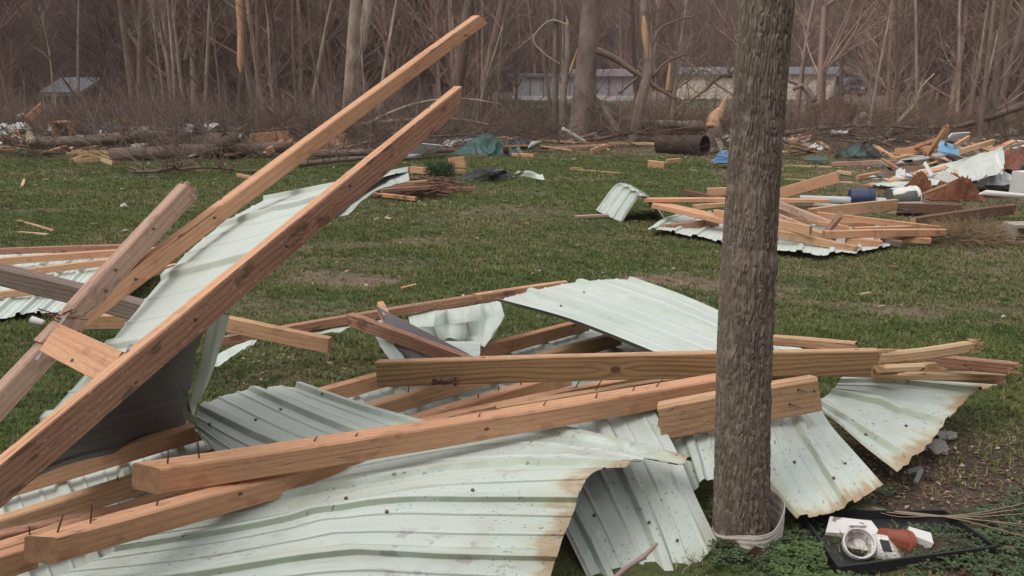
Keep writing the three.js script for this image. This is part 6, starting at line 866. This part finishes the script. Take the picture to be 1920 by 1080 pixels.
  { const o = q(1676, 1012, 0.045), f = thing('flower_pot', 'red brown plastic flower pot lying on its side in the tray', 'flower pot', null, o); part('pot_wall', lathe([[0, -0.05], [0.030, -0.05], [0.040, 0.035], [0.046, 0.036], [0.047, 0.056], [0.041, 0.056], [0.036, 0.03], [0.028, -0.045], [0, -0.045]], 30, V(-0.9, 0.35, 0.15).negate(), o), std([0.30, 0.085, 0.05], { roughness: 0.5 }), f); }
  { const o = q(1716, 1010, 0.04), f = thing('flower_pot', 'small white square pot tipped over beside the red one', 'flower pot', null, o), k = new MB(), a = V(0.9, -0.3, 0.3).normalize(), s = V(0.3, 0.1, -0.95).normalize(), u = a.clone().cross(s).normalize(), R4 = (w, t) => [[-1, -1], [1, -1], [1, 1], [-1, 1]].map(([x, y]) => o.clone().addScaledVector(a, t).addScaledVector(s, x * w).addScaledVector(u, y * w)); const r0 = R4(0.022, -0.03), r1 = R4(0.03, 0.045), i1 = R4(0.027, 0.045), i0 = R4(0.019, -0.026); for (let j = 0; j < 4; j++) { const j2 = (j + 1) % 4; k.face([r0[j], r0[j2], r1[j2], r1[j]]); k.face([r1[j], r1[j2], i1[j2], i1[j]]); k.face([i1[j], i1[j2], i0[j2], i0[j]]); } k.face(r0); k.face(i0); k.build('pot_wall', M.white, f); heap('spilled_soil', 'dark soil plug spilling from the small white pot', 'soil', o.clone().add(V(0.05, -0.035, 0.02)), 0.06, 0.05, 0.04, std([0.09, 0.045, 0.03]), { n: 14, seed: 3 }); }
  // green weeds, clover-like, round the trunk and the tray
  const lf = new MB(); for (let k = 0; k < 3; k++) { const a = k * 2.09, d = V(Math.cos(a), 0.1, Math.sin(a)), s = V(-d.z, 0, d.x), o = V(0, 0, 0), mid = d.clone().multiplyScalar(0.55); lf.face([o, mid.clone().addScaledVector(s, 0.36).add(V(0, 0.12, 0)), d.clone().add(V(0, 0.02, 0))]); lf.face([o, d.clone().add(V(0, 0.02, 0)), mid.clone().addScaledVector(s, -0.36).add(V(0, 0.12, 0))]); }
  const list = [], r = rng(91); for (let k = 0; k < 14000; k++) { const px = 1330 + 620 * r(), py = 850 + 270 * r(), n = fbm(px / 60, py / 40, 3, 301), near = Math.exp(-Math.pow((px - 1512) / 62, 2) - Math.pow((py - 1062) / 42, 2)); if (r() > near * 2.2 + 0.42 * sstep(0.5, 0.62, n) * sstep(890, 960, py) + (px > 1690 && px < 1850 && py > 985 && py < 1050 ? 0.3 : 0)) continue; if (px > 1545 && px < 1700 && py > 965 && py < 1075) continue; const g = 0.65 + 0.7 * r(), lush = near > 0.3; list.push({ p: H(px, py, 0.012 + (lush ? 0.06 : 0.03) * r()), s: 0.010 + 0.012 * r(), ry: r() * 6.28, rx: 0.7 * (r() - 0.5), rz: 0.7 * (r() - 0.5), c: lush ? [0.075 * g, 0.125 * g, 0.036 * g] : [0.055 * g, 0.085 * g, 0.035 * g] }); }
  scatter('weeds', 'small green clover like weeds round the tray and trunk foot', lf.geo(), std([1, 1, 1], { roughness: 0.7 }), list);
  const wad = (label, c, rad, col, sd) => { const g = thing('paper_wad', label, 'paper', null, c), ge = new THREE.IcosahedronGeometry(1, 5), p = ge.attributes.position; for (let k = 0; k < p.count; k++) { const v = V().fromBufferAttribute(p, k), f = 0.55 + 0.75 * Math.abs(2 * fbm(v.x * 1.7 + 9, v.y * 1.7 + v.z * 1.3, 2, sd) - 1) + 0.35 * Math.abs(2 * vn(v.z * 3 + 5, v.x * 3 - v.y * 2, sd + 3) - 1); p.setXYZ(k, c.x + v.x * f * rad, c.y + 0.4 * rad + v.y * f * rad * 0.55, c.z + v.z * f * rad * 0.8); } ge.computeVertexNormals(); part('crumpled_paper', ge, std(col), g); };
  wad('crumpled grey brown paper by the ragged sheet corner', q(1750, 848, 0.0), 0.06, [0.40, 0.36, 0.33], 52); wad('crumpled pale paper just above the grey brown one', q(1772, 824, 0.0), 0.045, [0.46, 0.42, 0.40], 53);
  { const g = thing('plastic_strip', 'grey plastic strap curled under the far right sheet', 'plastic strip', null, q(1722, 895)), m = new MB(); m.bar(q(1702, 884, 0.05), q(1728, 878, 0.06), 0.02, 0.004); m.bar(q(1728, 878, 0.06), q(1716, 906, 0.005), 0.02, 0.004, V(1, 0, 0)); m.build('strap', M.paleGrey, g); }
  for (let k = 0; k < 6; k++) { const f = thing('dry_stalk', 'long dry pale stalk lying right of the tray', 'stalk', 'long dry stalks lying across the ground right of the tray', q(1600, 950)), w = new MB(), y = 940 + 11 * k + 16 * r(); w.tube(spline([q(1575 + 30 * r(), 940 + 14 * r(), 0.03), q(1680, 958 + 12 * r(), 0.05), q(1780, 966 + 10 * r(), 0.06), q(1960, 930 + 15 * k + 14 * r(), 0.03)], 14), 0.0014 + 0.0016 * r(), 5); w.build('stem', std([0.30, 0.235, 0.17]), f); }
  { const f = thing('twig', 'pinkish bare twig poking up in front of the sloping scuffed sheet', 'twig', null, D(1150, 1085, 1.7)), w = new MB(); w.tube(spline([D(1130, 1110, 1.62), D(1170, 1068, 1.7), D(1206, 1044, 1.74), D(1232, 1019, 1.76)], 12), t => 0.006 - 0.002 * t + 0.002 * (Math.abs(t - 0.66) < 0.07 ? 1 : 0), 8); w.tube([D(1204, 1046, 1.74), D(1212, 1046, 1.74)], 0.004, 6); w.build('stem', std([0.33, 0.24, 0.22]), f); }
  const br = thing('dead_leaf', 'curled dark brown dead leaf against the white edging', 'leaf', null, q(1412, 1046, 0.04)), bm = new MB(), o = q(1408, 1048, 0.02); bm.face([o, o.clone().add(V(0.03, 0.012, 0.012)), o.clone().add(V(0.038, 0.04, -0.006)), o.clone().add(V(0.008, 0.05, 0)), o.clone().add(V(-0.02, 0.02, 0.008))]); bm.build('blade', std([0.075, 0.035, 0.025]), br);
}
renderer.render(scene, camera);
